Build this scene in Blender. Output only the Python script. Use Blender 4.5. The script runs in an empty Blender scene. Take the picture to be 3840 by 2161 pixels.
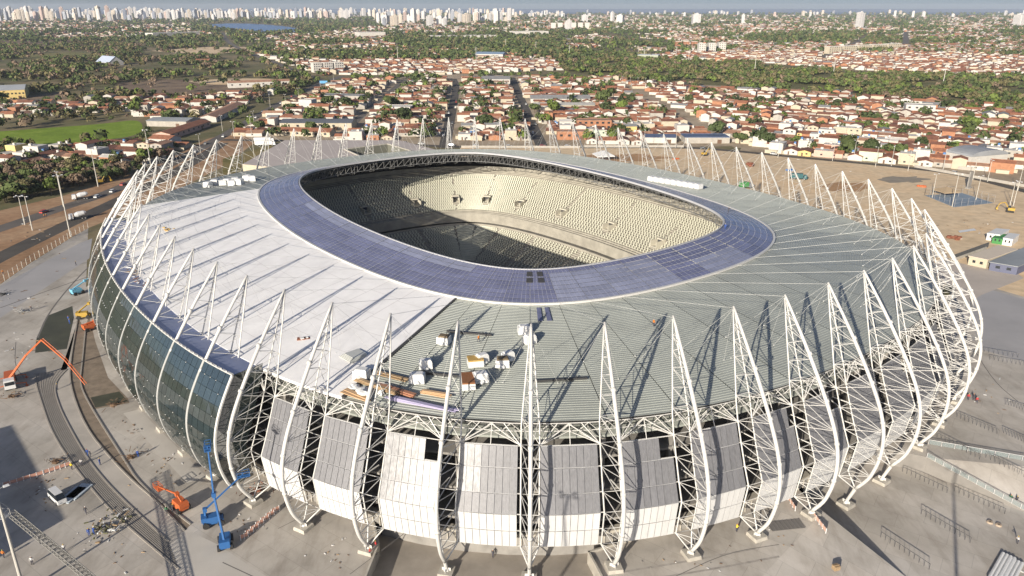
import bpy, math, random
from math import sin, cos, pi, radians, atan2, hypot, sqrt
from mathutils import Vector, Matrix, noise
from mathutils.geometry import tessellate_polygon

# ------------------------------------------------------------------ camera, sky, sun, exposure
SC = bpy.context.scene
COL = SC.collection
CAM_H, FPX, PITCH = 90.0, 2800.0, 20.60
cam = bpy.data.cameras.new('camera'); camo = bpy.data.objects.new('camera', cam)
COL.objects.link(camo)
camo.location = (0, 0, CAM_H); camo.rotation_euler = (radians(90 - PITCH), 0, 0)
cam.sensor_width = 36; cam.lens = FPX / 3840 * 36; cam.clip_start = 1; cam.clip_end = 60000
SC.camera = camo

SUN_AZ, SUN_EL = 28.0, 18.0        # shadows run 28 degrees to the right of straight ahead
W = bpy.data.worlds.new('World'); SC.world = W; W.use_nodes = True
wn = W.node_tree.nodes; wl = W.node_tree.links
wn.clear()
wo = wn.new('ShaderNodeOutputWorld'); wb = wn.new('ShaderNodeBackground')
ws = wn.new('ShaderNodeTexSky'); ws.sky_type = 'NISHITA'; ws.sun_disc = False
ws.sun_elevation = radians(SUN_EL); ws.sun_rotation = radians(180 + SUN_AZ)
ws.air_density = 0.5; ws.dust_density = 1.3; ws.ozone_density = 2.0; ws.altitude = 90
wb.inputs['Strength'].default_value = 0.09
wl.new(ws.outputs[0], wb.inputs[0]); wl.new(wb.outputs[0], wo.inputs[0])
sun = bpy.data.lights.new('sun', 'SUN'); sun.energy = 5.0; sun.angle = radians(0.5); sun.color = (1.0, 0.91, 0.78)
suno = bpy.data.objects.new('sun', sun); COL.objects.link(suno)
_d = Vector((sin(radians(SUN_AZ)) * cos(radians(SUN_EL)), cos(radians(SUN_AZ)) * cos(radians(SUN_EL)), -sin(radians(SUN_EL))))
suno.rotation_euler = _d.to_track_quat('-Z', 'Y').to_euler(); suno.location = (-100, -100, 300)
SC.view_settings.view_transform = 'Standard'; SC.view_settings.look = 'None'
SC.view_settings.exposure = 0.46; SC.view_settings.gamma = 1.0; SC.view_settings.use_curve_mapping = False
SC.cycles.max_bounces = 6; SC.cycles.diffuse_bounces = 3; SC.cycles.glossy_bounces = 2
SC.cycles.transparent_max_bounces = 6; SC.cycles.transmission_bounces = 2; SC.cycles.volume_bounces = 0
SC.cycles.use_denoising = True

# ------------------------------------------------------------------ helpers
_th = math.atan((1080.5 - 28) / FPX)
def gp(xd, yd, z=0.0):
    """spot on the level z that stands at (xd, yd) of a 2576 x 1450 survey print"""
    x = (xd * 1.49068 - 1920) / FPX; y = -(yd * 1.49068 - 1080.5) / FPX
    dx, dy, dz = x, cos(_th) + y * sin(_th), -sin(_th) + y * cos(_th)
    t = (z - CAM_H) / dz
    return (dx * t, dy * t)
def gpp(pts, z=0.0): return [gp(x, y, z) for x, y in pts]

class MB:
    def __init__(s): s.v = []; s.f = []; s.m = []
    def face(s, pts, m=0):
        n = len(s.v); s.v.extend([tuple(p) for p in pts]); s.f.append(tuple(range(n, n + len(pts)))); s.m.append(m)
    def box(s, c, size, rz=0.0, m=0, top=1.0):
        x, y, z = size[0] / 2, size[1] / 2, size[2] / 2; ca, sa = cos(rz), sin(rz); n = len(s.v)
        for (a, b, d) in ((-x,-y,-z),(x,-y,-z),(x,y,-z),(-x,y,-z),(-x,-y,z),(x,-y,z),(x,y,z),(-x,y,z)):
            k = top if d > 0 else 1.0
            a *= k; b *= k
            s.v.append((c[0] + a * ca - b * sa, c[1] + a * sa + b * ca, c[2] + d))
        for q in ((0,3,2,1),(4,5,6,7),(0,1,5,4),(1,2,6,5),(2,3,7,6),(3,0,4,7)):
            s.f.append(tuple(n + i for i in q)); s.m.append(m)
    def hexa(s, p, m=0):
        """eight corners: four below, four above, same order"""
        n = len(s.v); s.v.extend([tuple(q) for q in p])
        for q in ((0,3,2,1),(4,5,6,7),(0,1,5,4),(1,2,6,5),(2,3,7,6),(3,0,4,7)):
            s.f.append(tuple(n + i for i in q)); s.m.append(m)
    def tube(s, a, b, r, r2=None, k=5, m=0, caps=False):
        a = Vector(a); b = Vector(b); d = b - a
        if d.length < 1e-6: return
        d.normalize(); u = d.orthogonal().normalized(); w = d.cross(u); n = len(s.v); r2 = r if r2 is None else r2
        for p, rr in ((a, r), (b, r2)):
            for i in range(k):
                t = 2 * pi * i / k; s.v.append(tuple(p + (u * cos(t) + w * sin(t)) * rr))
        for i in range(k):
            j = (i + 1) % k; s.f.append((n + i, n + j, n + k + j, n + k + i)); s.m.append(m)
        if caps:
            s.f.append(tuple(n + i for i in reversed(range(k)))); s.m.append(m)
            s.f.append(tuple(n + k + i for i in range(k))); s.m.append(m)
    def path(s, pts, r, k=8, m=0):
        """one continuous tube through the points; r a number or one radius per point"""
        pts = [Vector(p) for p in pts]; n = len(s.v); u = None
        for i, p in enumerate(pts):
            d = (pts[min(i + 1, len(pts) - 1)] - pts[max(i - 1, 0)]).normalized()
            u = d.orthogonal().normalized() if u is None else (u - d * u.dot(d)).normalized()
            w = d.cross(u); rr = r[i] if isinstance(r, (list, tuple)) else r
            for j in range(k):
                t = 2 * pi * j / k; s.v.append(tuple(p + (u * cos(t) + w * sin(t)) * rr))
        for i in range(len(pts) - 1):
            for j in range(k):
                q = (j + 1) % k; a = n + i * k; b = a + k
                s.f.append((a + j, a + q, b + q, b + j)); s.m.append(m)
        s.f.append(tuple(n + j for j in reversed(range(k)))); s.m.append(m)
        e = n + (len(pts) - 1) * k; s.f.append(tuple(e + j for j in range(k))); s.m.append(m)
    def blob(s, c, size, seed=0, m=0, sub=1, jit=0.25):
        """an uneven lump"""
        rnd = random.Random(seed); n = len(s.v); rows, cols = 3 + sub, 6 + sub
        for i in range(rows + 1):
            a = pi * i / rows
            for j in range(cols):
                b = 2 * pi * j / cols; q = 1 + rnd.uniform(-jit, jit)
                s.v.append((c[0] + size[0] * sin(a) * cos(b) * q, c[1] + size[1] * sin(a) * sin(b) * q, c[2] + size[2] * cos(a) * (q if 0 < i < rows else 1)))
        for i in range(rows):
            for j in range(cols):
                q = (j + 1) % cols; a = n + i * cols; b = a + cols
                s.f.append((a + j, b + j, b + q, a + q)); s.m.append(m)
    def mesh(s, name, mats, smooth=False):
        me = bpy.data.meshes.new(name); me.from_pydata(s.v, [], s.f)
        if not isinstance(mats, (list, tuple)): mats = [mats]
        for x in mats: me.materials.append(x)
        if len(mats) > 1: me.polygons.foreach_set('material_index', s.m)
        if smooth: me.polygons.foreach_set('use_smooth', [True] * len(s.f))
        me.update(); return me
    def build(s, name, mats, parent=None, loc=None, rz=None, smooth=False):
        return link(name, s.mesh(name, mats, smooth), parent, loc, rz)

def link(name, me, parent=None, loc=None, rz=None):
    o = bpy.data.objects.new(name, me); COL.objects.link(o)
    if parent is not None: o.parent = parent
    if loc is not None: o.location = loc
    if rz is not None: o.rotation_euler = (0, 0, rz)
    return o
def tag(o, label, cat, group=None):
    o['label'] = label; o['category'] = cat
    if group: o['group'] = group
    return o
def thing(name, label, cat, loc=(0, 0, 0), rz=0.0, group=None):
    o = bpy.data.objects.new(name, None); COL.objects.link(o); o.location = loc; o.rotation_euler = (0, 0, rz); o.empty_display_size = 0.5
    return tag(o, label, cat, group)
def struct(o, kind='structure'):
    o['kind'] = kind; return o
def kids(o): return [c for c in bpy.data.objects if c.parent == o]

MATS = {}
def mat(name, col, rough=0.6, metal=0.0, var=0.0, scale=1.0, col2=None, obj_var=0.0, bump=0.0, spec=0.5, detail=4.0, alpha=1.0, bscale=None, stretch=None, coord='Object', ramp=(0.35, 0.65)):
    """a principled material whose colour wanders between col and col2 (noise) and from object to object"""
    if name in MATS: return MATS[name]
    m = bpy.data.materials.new(name); m.use_nodes = True; nt = m.node_tree; N = nt.nodes; L = nt.links
    b = N['Principled BSDF']; b.inputs['Roughness'].default_value = rough; b.inputs['Metallic'].default_value = metal
    b.inputs['Specular IOR Level'].default_value = spec
    b.inputs['Base Color'].default_value = (*col, 1)
    src = None
    tc = N.new('ShaderNodeTexCoord')
    vec = tc.outputs[coord]
    if stretch:
        mp = N.new('ShaderNodeMapping'); mp.inputs['Scale'].default_value = stretch; L.new(vec, mp.inputs[0]); vec = mp.outputs[0]
    if col2 is not None or var:
        nz = N.new('ShaderNodeTexNoise'); nz.inputs['Scale'].default_value = scale; nz.inputs['Detail'].default_value = detail; nz.inputs['Roughness'].default_value = 0.62
        L.new(vec, nz.inputs['Vector'])
        rp = N.new('ShaderNodeValToRGB'); rp.color_ramp.elements[0].position = ramp[0]; rp.color_ramp.elements[1].position = ramp[1]
        c2 = col2 if col2 is not None else tuple(max(0, c * (1 - var)) for c in col)
        rp.color_ramp.elements[0].color = (*c2, 1); rp.color_ramp.elements[1].color = (*col, 1)
        L.new(nz.outputs['Fac'], rp.inputs[0]); src = rp.outputs[0]
    if obj_var:
        oi = N.new('ShaderNodeObjectInfo'); hv = N.new('ShaderNodeHueSaturation')
        mr = N.new('ShaderNodeMapRange'); mr.inputs['To Min'].default_value = 1 - obj_var; mr.inputs['To Max'].default_value = 1 + obj_var
        L.new(oi.outputs['Random'], mr.inputs[0]); L.new(mr.outputs[0], hv.inputs['Value'])
        if src: L.new(src, hv.inputs['Color'])
        else: hv.inputs['Color'].default_value = (*col, 1)
        src = hv.outputs[0]
    if src: L.new(src, b.inputs['Base Color'])
    if bump:
        nb = N.new('ShaderNodeTexNoise'); nb.inputs['Scale'].default_value = bscale or scale * 4; nb.inputs['Detail'].default_value = 3
        L.new(vec, nb.inputs['Vector']); bp = N.new('ShaderNodeBump'); bp.inputs['Strength'].default_value = bump
        L.new(nb.outputs['Fac'], bp.inputs['Height']); L.new(bp.outputs[0], b.inputs['Normal'])
    if alpha < 1: b.inputs['Alpha'].default_value = alpha
    MATS[name] = m; return m
# ------------------------------------------------------------------ the stadium's plan: sixty bays along one closed curve and its parallels
CX, CY, PSI = -7.4, 239.66, radians(125.84)
_R, _a2, _a4, _a6 = 116.3, .1135, -.0281, -.0100
_pts = []
for _i in range(7201):
    _t = 2 * pi * _i / 7200
    _r = _R * (1 + _a2 * cos(2 * _t) + _a4 * cos(4 * _t) + _a6 * cos(6 * _t))
    _pts.append((_r * cos(_t + PSI), _r * sin(_t + PSI)))
_s = [0.0]
for _i in range(7200): _s.append(_s[-1] + hypot(_pts[_i + 1][0] - _pts[_i][0], _pts[_i + 1][1] - _pts[_i][1]))
_tab = []; _j = 0
NT = 6000
for _i in range(NT):
    _q = _s[-1] * _i / NT
    while _s[_j + 1] < _q: _j += 1
    _k = (_q - _s[_j]) / (_s[_j + 1] - _s[_j])
    _a, _b = _pts[_j], _pts[_j + 1]
    _dx, _dy = _b[0] - _a[0], _b[1] - _a[1]; _l = hypot(_dx, _dy)
    _tab.append((_a[0] + _dx * _k, _a[1] + _dy * _k, _dy / _l, -_dx / _l))
def fr(u):
    """bay coordinate u in 0..60 -> point on the curve and its outward normal (stadium-local)"""
    x = (u % 60) / 60 * NT; i = int(x); k = x - i; a = _tab[i % NT]; b = _tab[(i + 1) % NT]
    return tuple(a[q] + (b[q] - a[q]) * k for q in range(4))
def at(u, o, z=0.0):
    x, y, nx, ny = fr(u); return (x + nx * o, y + ny * o, z)
def atw(u, o, z=0.0):
    p = at(u, o, z); return (p[0] + CX, p[1] + CY, z)
ZED, ZRING, ZIN = 24.5, 29.3, 32.4          # roof: outer edge, foot of the glazed ring, edge of the opening
OED, ORING, OIN = 4.8, -36.2, -50.0
def zroof(o):
    if o >= ORING: return ZED + (ZRING - ZED) * (OED - o) / (OED - ORING)
    return ZRING + (ZIN - ZRING) * (ORING - o) / (ORING - OIN)
OUTP = [(0, 40.5), (4, 35.4), (7.3, 31), (10.8, 26.0), (13.5, 21.6), (15.0, 18.5), (15.95, 15.5), (16.3, 12.5), (16.15, 9.5), (15.6, 6.8), (14.7, 4.2), (12.75, 1.0)]
INP = [(0.15, 40.0), (2.0, 34.0), (3.8, 28.5), (5.1, 24.4), (6.0, 21.4), (7.6, 17.3), (9.3, 13.2), (10.7, 10.2), (10.25, 6.5), (9.75, 2.9), (12.65, 0.9)]
def interp(P, z):
    for (a, b) in zip(P, P[1:]):
        if a[1] >= z >= b[1]: return a[0] + (b[0] - a[0]) * (a[1] - z) / (a[1] - b[1])
    return P[0][0] if z > P[0][1] else P[-1][0]
def smooth_outp(n=30):
    out = []
    for i in range(n + 1):
        x = i / n * (len(OUTP) - 1); j = min(int(x), len(OUTP) - 2); k = x - j
        p0, p1, p2, p3 = OUTP[max(j - 1, 0)], OUTP[j], OUTP[j + 1], OUTP[min(j + 2, len(OUTP) - 1)]
        out.append(tuple(0.5 * (2 * p1[q] + (p2[q] - p0[q]) * k + (2 * p0[q] - 5 * p1[q] + 4 * p2[q] - p3[q]) * k * k + (3 * p1[q] - p0[q] - 3 * p2[q] + p3[q]) * k ** 3) for q in (0, 1)))
    return out
OUTS = smooth_outp()
def latw(z):          # half the distance between the two inner chords
    if z > 24: return 0.12 + 1.45 * (40 - z) / 16
    if z < 2.9: return 1.57 * max(0.06, (z - 0.9) / 2.0)
    return 1.57

M_WHITE = mat('white_paint', (.57, .56, .53), .45, obj_var=.05)
M_CONC = mat('pale_concrete', (.45, .42, .36), .85, var=.25, scale=.6, obj_var=.1)
M_CONCD = mat('raw_concrete', (.30, .285, .26), .9, var=.3, scale=.25)
M_METAL = mat('roof_sheet_metal', (.375, .395, .355), .45, .05, var=.16, scale=.11, obj_var=.035, detail=6)
M_MEMB = mat('white_roof_membrane', (.83, .82, .805), .55, var=.16, scale=.22, obj_var=.025, detail=10, ramp=(.22, .58))
M_DARK = mat('dark_steel', (.05, .05, .05), .6)
M_RING = mat('violet_blue_glazing', (.17, .182, .29), .26, var=.25, scale=.22, obj_var=.13, spec=.6)
M_RINGL = mat('pale_filmed_glazing', (.265, .285, .39), .34, var=.2, scale=.3, obj_var=.10)
M_MULL = mat('ring_glazing_bar', (.46, .47, .56), .5)
M_GUT = mat('blue_grey_gutter_sheet', (.36, .40, .56), .5, var=.15, scale=.2)
M_GLASS = mat('dark_green_glass', (.032, .046, .045), .05, spec=1.0, obj_var=.13, var=.2, scale=.25)
M_GLASS.node_tree.nodes['Principled BSDF'].inputs['IOR'].default_value = 1.9
M_GREY = mat('perforated_grey_sheet', (.215, .215, .225), .5, .1, var=.22, scale=3.2, stretch=(1, 1, .10), obj_var=.07, alpha=.93)
M_GREYW = mat('bright_streaked_grey_sheet', (.30, .30, .305), .4, .1, col2=(.17, .17, .175), scale=2.6, stretch=(1, 1, .10), obj_var=.07, alpha=.96)  # lighter grey with vertical streaks, for some front sheets
M_SHEETW = mat('white_perforated_sheet', (.60, .60, .59), .5, .05, var=.08, scale=3, stretch=(1, 1, .12), obj_var=.04)
M_SEAT = mat('pale_yellow_seats', (.56, .555, .45), .5, var=.1, scale=.5)
M_TIER = mat('grandstand_concrete', (.39, .365, .305), .9, var=.25, scale=.3)
M_TIERG = mat('grandstand_green_seats', (.30, .36, .24), .6, var=.15, scale=.5)
M_PITCH = mat('bare_pitch_soil', (.14, .12, .08), .95, var=.4, scale=.1)
M_RUST = mat('rusty_red_steel', (.25, .09, .05), .8, var=.3, scale=2)

ST = thing('stadium', 'huge oval football stadium under construction ringed by white lattice pylons', 'stadium', (CX, CY, 0))

# ---- pylons: one triangular lattice mast, copied round the curve
def make_pylon_meshes():
    A = MB(); A.path([(o, 0, z) for o, z in OUTS], [.22 + .14 * min(1, (40.5 - z) / 10) for o, z in OUTS], 8)
    for z in (24.2, 9.8, 17.2, 31.5):
        A.tube((interp(OUTP, z), 0, z + .25), (interp(OUTP, z - .5), 0, z - .25), .46, k=8, caps=True)
    B = {}
    for sgn in (-1, 1):
        B[sgn] = MB(); B[sgn].path([(o, sgn * latw(z), z) for o, z in INP], .145, 6)
    X = MB()
    zi = [37.2, 34.8, 32.0, 28.8, 25.4, 21.0, 17.3, 13.3, 10.2, 6.5, 2.95]
    zo = [38.3, 36.0, 33.4, 30.6, 27.2, 23.4, 19.4, 15.4, 11.8, 8.4, 5.2, 3.0]
    I = {s: [(interp(INP, z), s * latw(z), z) for z in zi] for s in (-1, 1)}
    O = [(interp(OUTP, z), 0, z) for z in zo]
    for j in range(len(zi)):
        r_ = .058 if j < 4 else .07
        X.tube(I[-1][j], I[1][j], r_, k=4)
        if j + 1 < len(zi) and j < 5:
            X.tube(I[-1][j], I[1][j + 1], .05 if j < 4 else .06, k=4)
        for s in (-1, 1):
            X.tube(I[s][j], O[j], r_, k=4); X.tube(I[s][j], O[j + 1], r_, k=4)
    for s in (-1, 1):   # fat horizontal gussets beside the stand
        for z in (17.3, 13.3): X.tube((interp(INP, z), s * latw(z), z), (interp(INP, z) - 3, s * .6, z + .2), .12, k=4)
    F = MB()
    F.box((12.75, 0, .35), (2.7, 2.7, .7), 0, 0, .94)
    F.tube((12.75, 0, .68), (12.7, 0, 1.25), .55, .32, 8, 1, True)
    for a in range(4): F.box((12.75 + .55 * cos(a * pi / 2), .55 * sin(a * pi / 2), .98), (.5 if a % 2 == 0 else .07, .07 if a % 2 == 0 else .5, .6), 0, 1)
    K = {}
    for nm, (o2, z2, y2) in {'ring': (ORING, ZRING + .25, 0), 'mid': (-13, zroof(-13) + .25, 0)}.items():
        K[nm] = MB(); K[nm].tube((0, 0, 40.2), (o2, y2, z2), .034 if nm == 'ring' else .024, k=4)
        K[nm].box((o2, y2, z2), (.2, .16, .2))
    for sgn in (-1, 1):
        K[sgn] = MB(); K[sgn].tube((0, 0, 40.0), (-6.5, sgn * 5.0, zroof(-6.5) + .2), .02, k=4); K[sgn].box((-6.5, sgn * 5, zroof(-6.5) + .25), (.14, .14, .2))
    return (A.mesh('pylon', M_WHITE, True), B[-1].mesh('inner_chord', M_WHITE, True), B[1].mesh('inner_chord', M_WHITE, True), X.mesh('lattice_bracing', M_WHITE),
            F.mesh('plinth', [M_CONC, M_WHITE]), [K[q].mesh('stay_cable', mat('cable_white', (.60, .60, .57), .5)) for q in ('ring', 'mid', -1, 1)])
_pm = make_pylon_meshes()
for k in range(60):
    x, y, nx, ny = fr(k + .5)
    P = link('pylon', _pm[0], ST, (x, y, 0), atan2(ny, nx))
    link('inner_chord', _pm[1], P); link('inner_chord', _pm[2], P); link('lattice_bracing', _pm[3], P); link('plinth', _pm[4], P)
    for c in _pm[5]: link('stay_cable', c, P)

# ---- roof: a white membrane on the near left, ribbed metal sheets all round the rest
UW0, UW1 = 8.15, 21.85
def strip(mb, u0, u1, o0, z0, o1, z1, n=4, m=0):
    for i in range(n):
        a, b = u0 + (u1 - u0) * i / n, u0 + (u1 - u0) * (i + 1) / n
        mb.face([at(a, o0, z0), at(b, o0, z0), at(b, o1, z1), at(a, o1, z1)], m)
cuts = sorted([k + .5 for k in range(60)] + [UW0, UW1])
for a, b in zip(cuts, cuts[1:] + [cuts[0] + 60]):
    mid = (a + b) / 2; white = UW0 < mid < UW1
    mb = MB(); g = .006
    if white:
        oe = OED - .1 if mid < 20.3 else OED
        no = 10
        for i in range(no):
            o0 = oe + (ORING - oe) * i / no; o1 = oe + (ORING - oe) * (i + 1) / no
            strip(mb, a, b, o0, zroof(o0) + .30, o1, zroof(o1) + .30, 4)
        strip(mb, a, b, oe, zroof(oe) - .2, oe, zroof(oe) + .30, 4)
        mb.build('roof_membrane', M_MEMB, ST, smooth=True)
    else:
        nr = 62; pitch = (OED - ORING) / nr
        for i in range(nr):
            o0 = OED - i * pitch; oa = o0 - pitch * .45; ob = o0 - pitch * .55; o1 = o0 - pitch
            h = .075
            z = zroof
            for (p, q, zp, zq) in ((o0, oa, z(o0) + h, z(oa) + h), (oa, ob, z(oa) + h, z(ob)), (ob, o1 + pitch * .1, z(ob), z(o1 + pitch * .1)), (o1 + pitch * .1, o1, z(o1 + pitch * .1), z(o1) + h)):
                strip(mb, a + g, b - g, p, zp, q, zq, 1)
        mb.build('roof_sheet', M_METAL, ST)
# welded seams of the membrane
M_SEAM = mat('membrane_seam', (.60, .585, .575), .6)
for k in range(9, 22):
    mb = MB(); u = k + .5
    if k < 21: strip(mb, u - .008, u + .008, OED - .2, zroof(OED - .2) + .315, ORING + .6, zroof(ORING + .6) + .315, 1)
    for o in (-2, -9, -16, -23, -30):
        w_ = (k * 7 + o) % 5 * .5; strip(mb, max(u - 1, UW0 + .05), min(u, UW1 - .05), o + w_ + .05, zroof(o + w_ + .05) + .315, o + w_ - .05, zroof(o + w_ - .05) + .315, 3)
    mb.build('membrane_seam', M_SEAM, ST)
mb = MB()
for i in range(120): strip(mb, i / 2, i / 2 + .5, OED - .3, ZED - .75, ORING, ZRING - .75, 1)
mb.build('roof_soffit', mat('grey_soffit_sheet', (.20, .20, .19), .8), ST)  # even grey sheet under the roof
# seam where the membrane stops: a dark upstand in front, a lighter one behind
for us, mm in ((UW1 + .02, M_DARK), (UW0 - .02, M_METAL)):
    mb = MB()
    for i in range(24):
        o0 = OED + (ORING - OED) * i / 24; o1 = OED + (ORING - OED) * (i + 1) / 24
        mb.hexa([at(us - .03, o0, zroof(o0)), at(us + .03, o0, zroof(o0)), at(us + .03, o1, zroof(o1)), at(us - .03, o1, zroof(o1)),
                 at(us - .03, o0, zroof(o0) + .33), at(us + .03, o0, zroof(o0) + .33), at(us + .03, o1, zroof(o1) + .33), at(us - .03, o1, zroof(o1) + .33)])
    mb.build('membrane_edge', mm, ST)

# ---- glazed ring round the opening
NR = 8
def ringo(i): return ORING - .15 + (OIN + .3 - ORING + .15) * i / NR
_near = []
for k in range(60):
    for i in range(NR):
        p = at(k + 1, ringo(i + .5)); _near.append((hypot(p[0] + CX, p[1] + CY) - (30 if p[1] > 40 else 0) * 0, k, i))
_near.sort(); keep = {(k, i) for _, k, i in _near[:300]}
rest = MB()
rr = random.Random(5)
for k in range(60):
    for i in range(NR):
        o0, o1 = ringo(i) - .09, ringo(i + 1) + .09
        pale = (25 <= k <= 28 and i < 7) or (30 <= k <= 31 and i < 4) or (12 <= k <= 20 and i >= 6) or (44 <= k <= 48)
        tgt = MB() if (k, i) in keep else rest
        z0, z1 = zroof(o0) + .42, zroof(o1) + .42
        for j in range(3):
            a, b = k + .515 + .97 * j / 3, k + .515 + .97 * (j + 1) / 3
            tgt.face([at(a, o0, z0), at(b, o0, z0), at(b, o1, z1), at(a, o1, z1)], 1 if (pale and tgt is rest) else 0)
        if tgt is not rest: tgt.build('ring_pane', M_RINGL if pale else M_RING, ST)
struct(rest.build('far_ring_panes', [M_RING, M_RINGL], ST), 'stuff')
for k in range(60):
    mb = MB()
    for i in range(1, NR):
        o = ringo(i); strip(mb, k + .5, k + 1.5, o + .07, zroof(o) + .455, o - .07, zroof(o) + .455, 3)
    for j in range(7):
        u = k + .5 + j / 6; w = .010 if j % 6 else .016
        if j == 6: continue
        strip(mb, u - w / 2 * .8, u + w / 2 * .8, ORING - .1, zroof(ORING) + .462, OIN + .2, zroof(OIN) + .462, 1)
    mb.build('glazing_bars', M_MULL, ST)
for nm, o0, o1, z0, z1 in (('ring_outer_kerb', ORING + .45, ORING - .15, ZRING + .1, ZRING + .6), ('ring_inner_kerb', OIN + .18, OIN - .18, ZIN - .1, ZIN + .5)):
    mb = MB()
    for i in range(240):
        a, b = i / 4, i / 4 + .25
        mb.hexa([at(a, o0, z0), at(b, o0, z0), at(b, o1, z0), at(a, o1, z0), at(a, o0, z1), at(b, o0, z1), at(b, o1, z1), at(a, o1, z1)])
    mb.build(nm, M_WHITE if 'outer' in nm else mat('grey_kerb', (.46, .46, .47), .5), ST)
# radial roof trusses under the sheets
mb = MB()
on = [OED - 1 + (OIN + 1 - OED + 1) * i / 12 for i in range(13)]
for i in range(12):
    a, b = on[i], on[i + 1]; da, db = 1.2 + 2.2 * min(1, i / 6) * (1 if i < 9 else .8), 1.2 + 2.2 * min(1, (i + 1) / 6) * (1 if i < 8 else .8)
    mb.tube((a, 0, zroof(a) - .9), (b, 0, zroof(b) - .9), .12, k=4); mb.tube((a, 0, zroof(a) - .9 - da), (b, 0, zroof(b) - .9 - db), .12, k=4)
    mb.tube((a, 0, zroof(a) - .9 - da), (b, 0, zroof(b) - .9), .08, k=4); mb.tube((b, 0, zroof(b) - .9), (b, 0, zroof(b) - .9 - db), .08, k=4)
tm = mb.mesh('roof_truss', mat('grey_truss_paint', (.17, .17, .165), .6))
for k in range(60):
    x, y, nx, ny = fr(k + .5); link('roof_truss', tm, ST, (x, y, 0), atan2(ny, nx))
# hoop truss just inside the opening edge
mb = MB()
for i in range(180):
    a, b = i / 3, (i + 1) / 3
    for z in (ZIN - .9, ZIN - 3.6): mb.tube(at(a, OIN + 1.2, z), at(b, OIN + 1.2, z), .13, k=4)
    mb.tube(at(a, OIN + 1.2, ZIN - .9), at(b, OIN + 1.2, ZIN - 3.6), .08, k=4); mb.tube(at(b, OIN + 1.2, ZIN - .9), at(b, OIN + 1.2, ZIN - 3.6), .08, k=4)
mb.build('opening_hoop_truss', mat('grey_truss_paint', (0, 0, 0)), ST)
# drainage strips and gaps on the ring near the camera
for u in (24.32, 24.88):
    for o0 in (-44.2, -46.8):
        mb = MB(); a, b = u, u + .3
        mb.hexa([at(a, o0, zroof(o0) + .47), at(b, o0, zroof(o0) + .47), at(b, o0 - 1.9, zroof(o0 - 1.9) + .47), at(a, o0 - 1.9, zroof(o0 - 1.9) + .47)] +
                [at(a, o0, zroof(o0) + .55), at(b, o0, zroof(o0) + .55), at(b, o0 - 1.9, zroof(o0 - 1.9) + .55), at(a, o0 - 1.9, zroof(o0 - 1.9) + .55)])
        mb.build('open_ring_hatch', M_DARK, ST)
for u in (24.72, 24.98):
    mb = MB(); mb.hexa([at(u, -29, zroof(-29) + .2), at(u + .13, -29, zroof(-29) + .2), at(u + .13, -34.6, zroof(-34.6) + .2), at(u, -34.6, zroof(-34.6) + .2), at(u, -29, zroof(-29) + .3), at(u + .13, -29, zroof(-29) + .3), at(u + .13, -34.6, zroof(-34.6) + .3), at(u, -34.6, zroof(-34.6) + .3)])
    mb.build('loose_ring_sheet', M_RING, ST)

# ---- edge of the roof: lattice girder, fan struts, gutter strip below
UG0, UG1 = 9.75, 20.25             # the part of the facade behind glass
for k in range(60):
    a, b = k + .5, k + 1.5
    mb = MB()
    wl_ = 1.57 / 12.9
    for (o, z) in ((OED - .1, ZED - .25), (OED - .5, ZED - 2.0)):
        for i in range(4): mb.tube(at(a + i / 4, o, z), at(a + (i + 1) / 4, o, z), .085, k=4)
    n = 8
    for i in range(n):
        p, q = (OED - .1, ZED - .25), (OED - .5, ZED - 2.0)
        if i % 2: p, q = q, p
        mb.tube(at(a + i / n, *p), at(a + (i + 1) / n, *q), .07, k=4)
    zb = 20.9; ob = interp(INP, zb)
    mid = a + .5
    for s, u in ((1, a + wl_), (-1, b - wl_)):
        node = at(u, ob, zb)
        mb.tube(node, at(mid, OED - .3, ZED - .6), .11, k=4); mb.tube(node, at(mid, OED - .6, ZED - 2.1), .08, k=4)
        mb.tube(node, at(u + s * .22, OED - .2, ZED - .4), .09, k=4); mb.tube(node, at(u + s * .10, 2.0, 22.0), .08, k=4)
        mb.tube(node, at(u + s * .3, 1.0, 21.0), .08, k=4)
    mb.tube(at(mid, OED - .3, ZED - .6), at(mid, ob, zb), .08, k=4)
    mb.build('edge_girder', M_WHITE, ST)
    if not (UG0 - .5 < k + 1 < UG1):
        mb = MB()
        for z in (20.75, 17.3, 13.3, 10.2, 6.5, 2.95):
            o = interp(INP, z); mb.tube(at(a + wl_ * .9, o - .12, z), at(b - wl_ * .9, o - .12, z), .10, k=4)
        for q in (.36, .64):
            for z0, z1 in ((20.75, 17.3), (17.3, 13.3), (13.3, 10.2), (10.2, 6.5), (6.5, 2.95)):
                mb.tube(at(a + q, interp(INP, z0) - .25, z0), at(a + q, interp(INP, z1) - .25, z1), .07, k=4)
        mb.build('facade_rails', M_WHITE, ST)
    mb = MB(); strip(mb, a, b, 3.6, 20.8, 1.0, 21.4, 1); strip(mb, a, b, 1.0, 21.4, -1.0, 21.2, 1); strip(mb, a, b, 3.6, 20.8, 3.6, 20.4, 1)
    mb.build('gutter_strip', M_METAL, ST)

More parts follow.
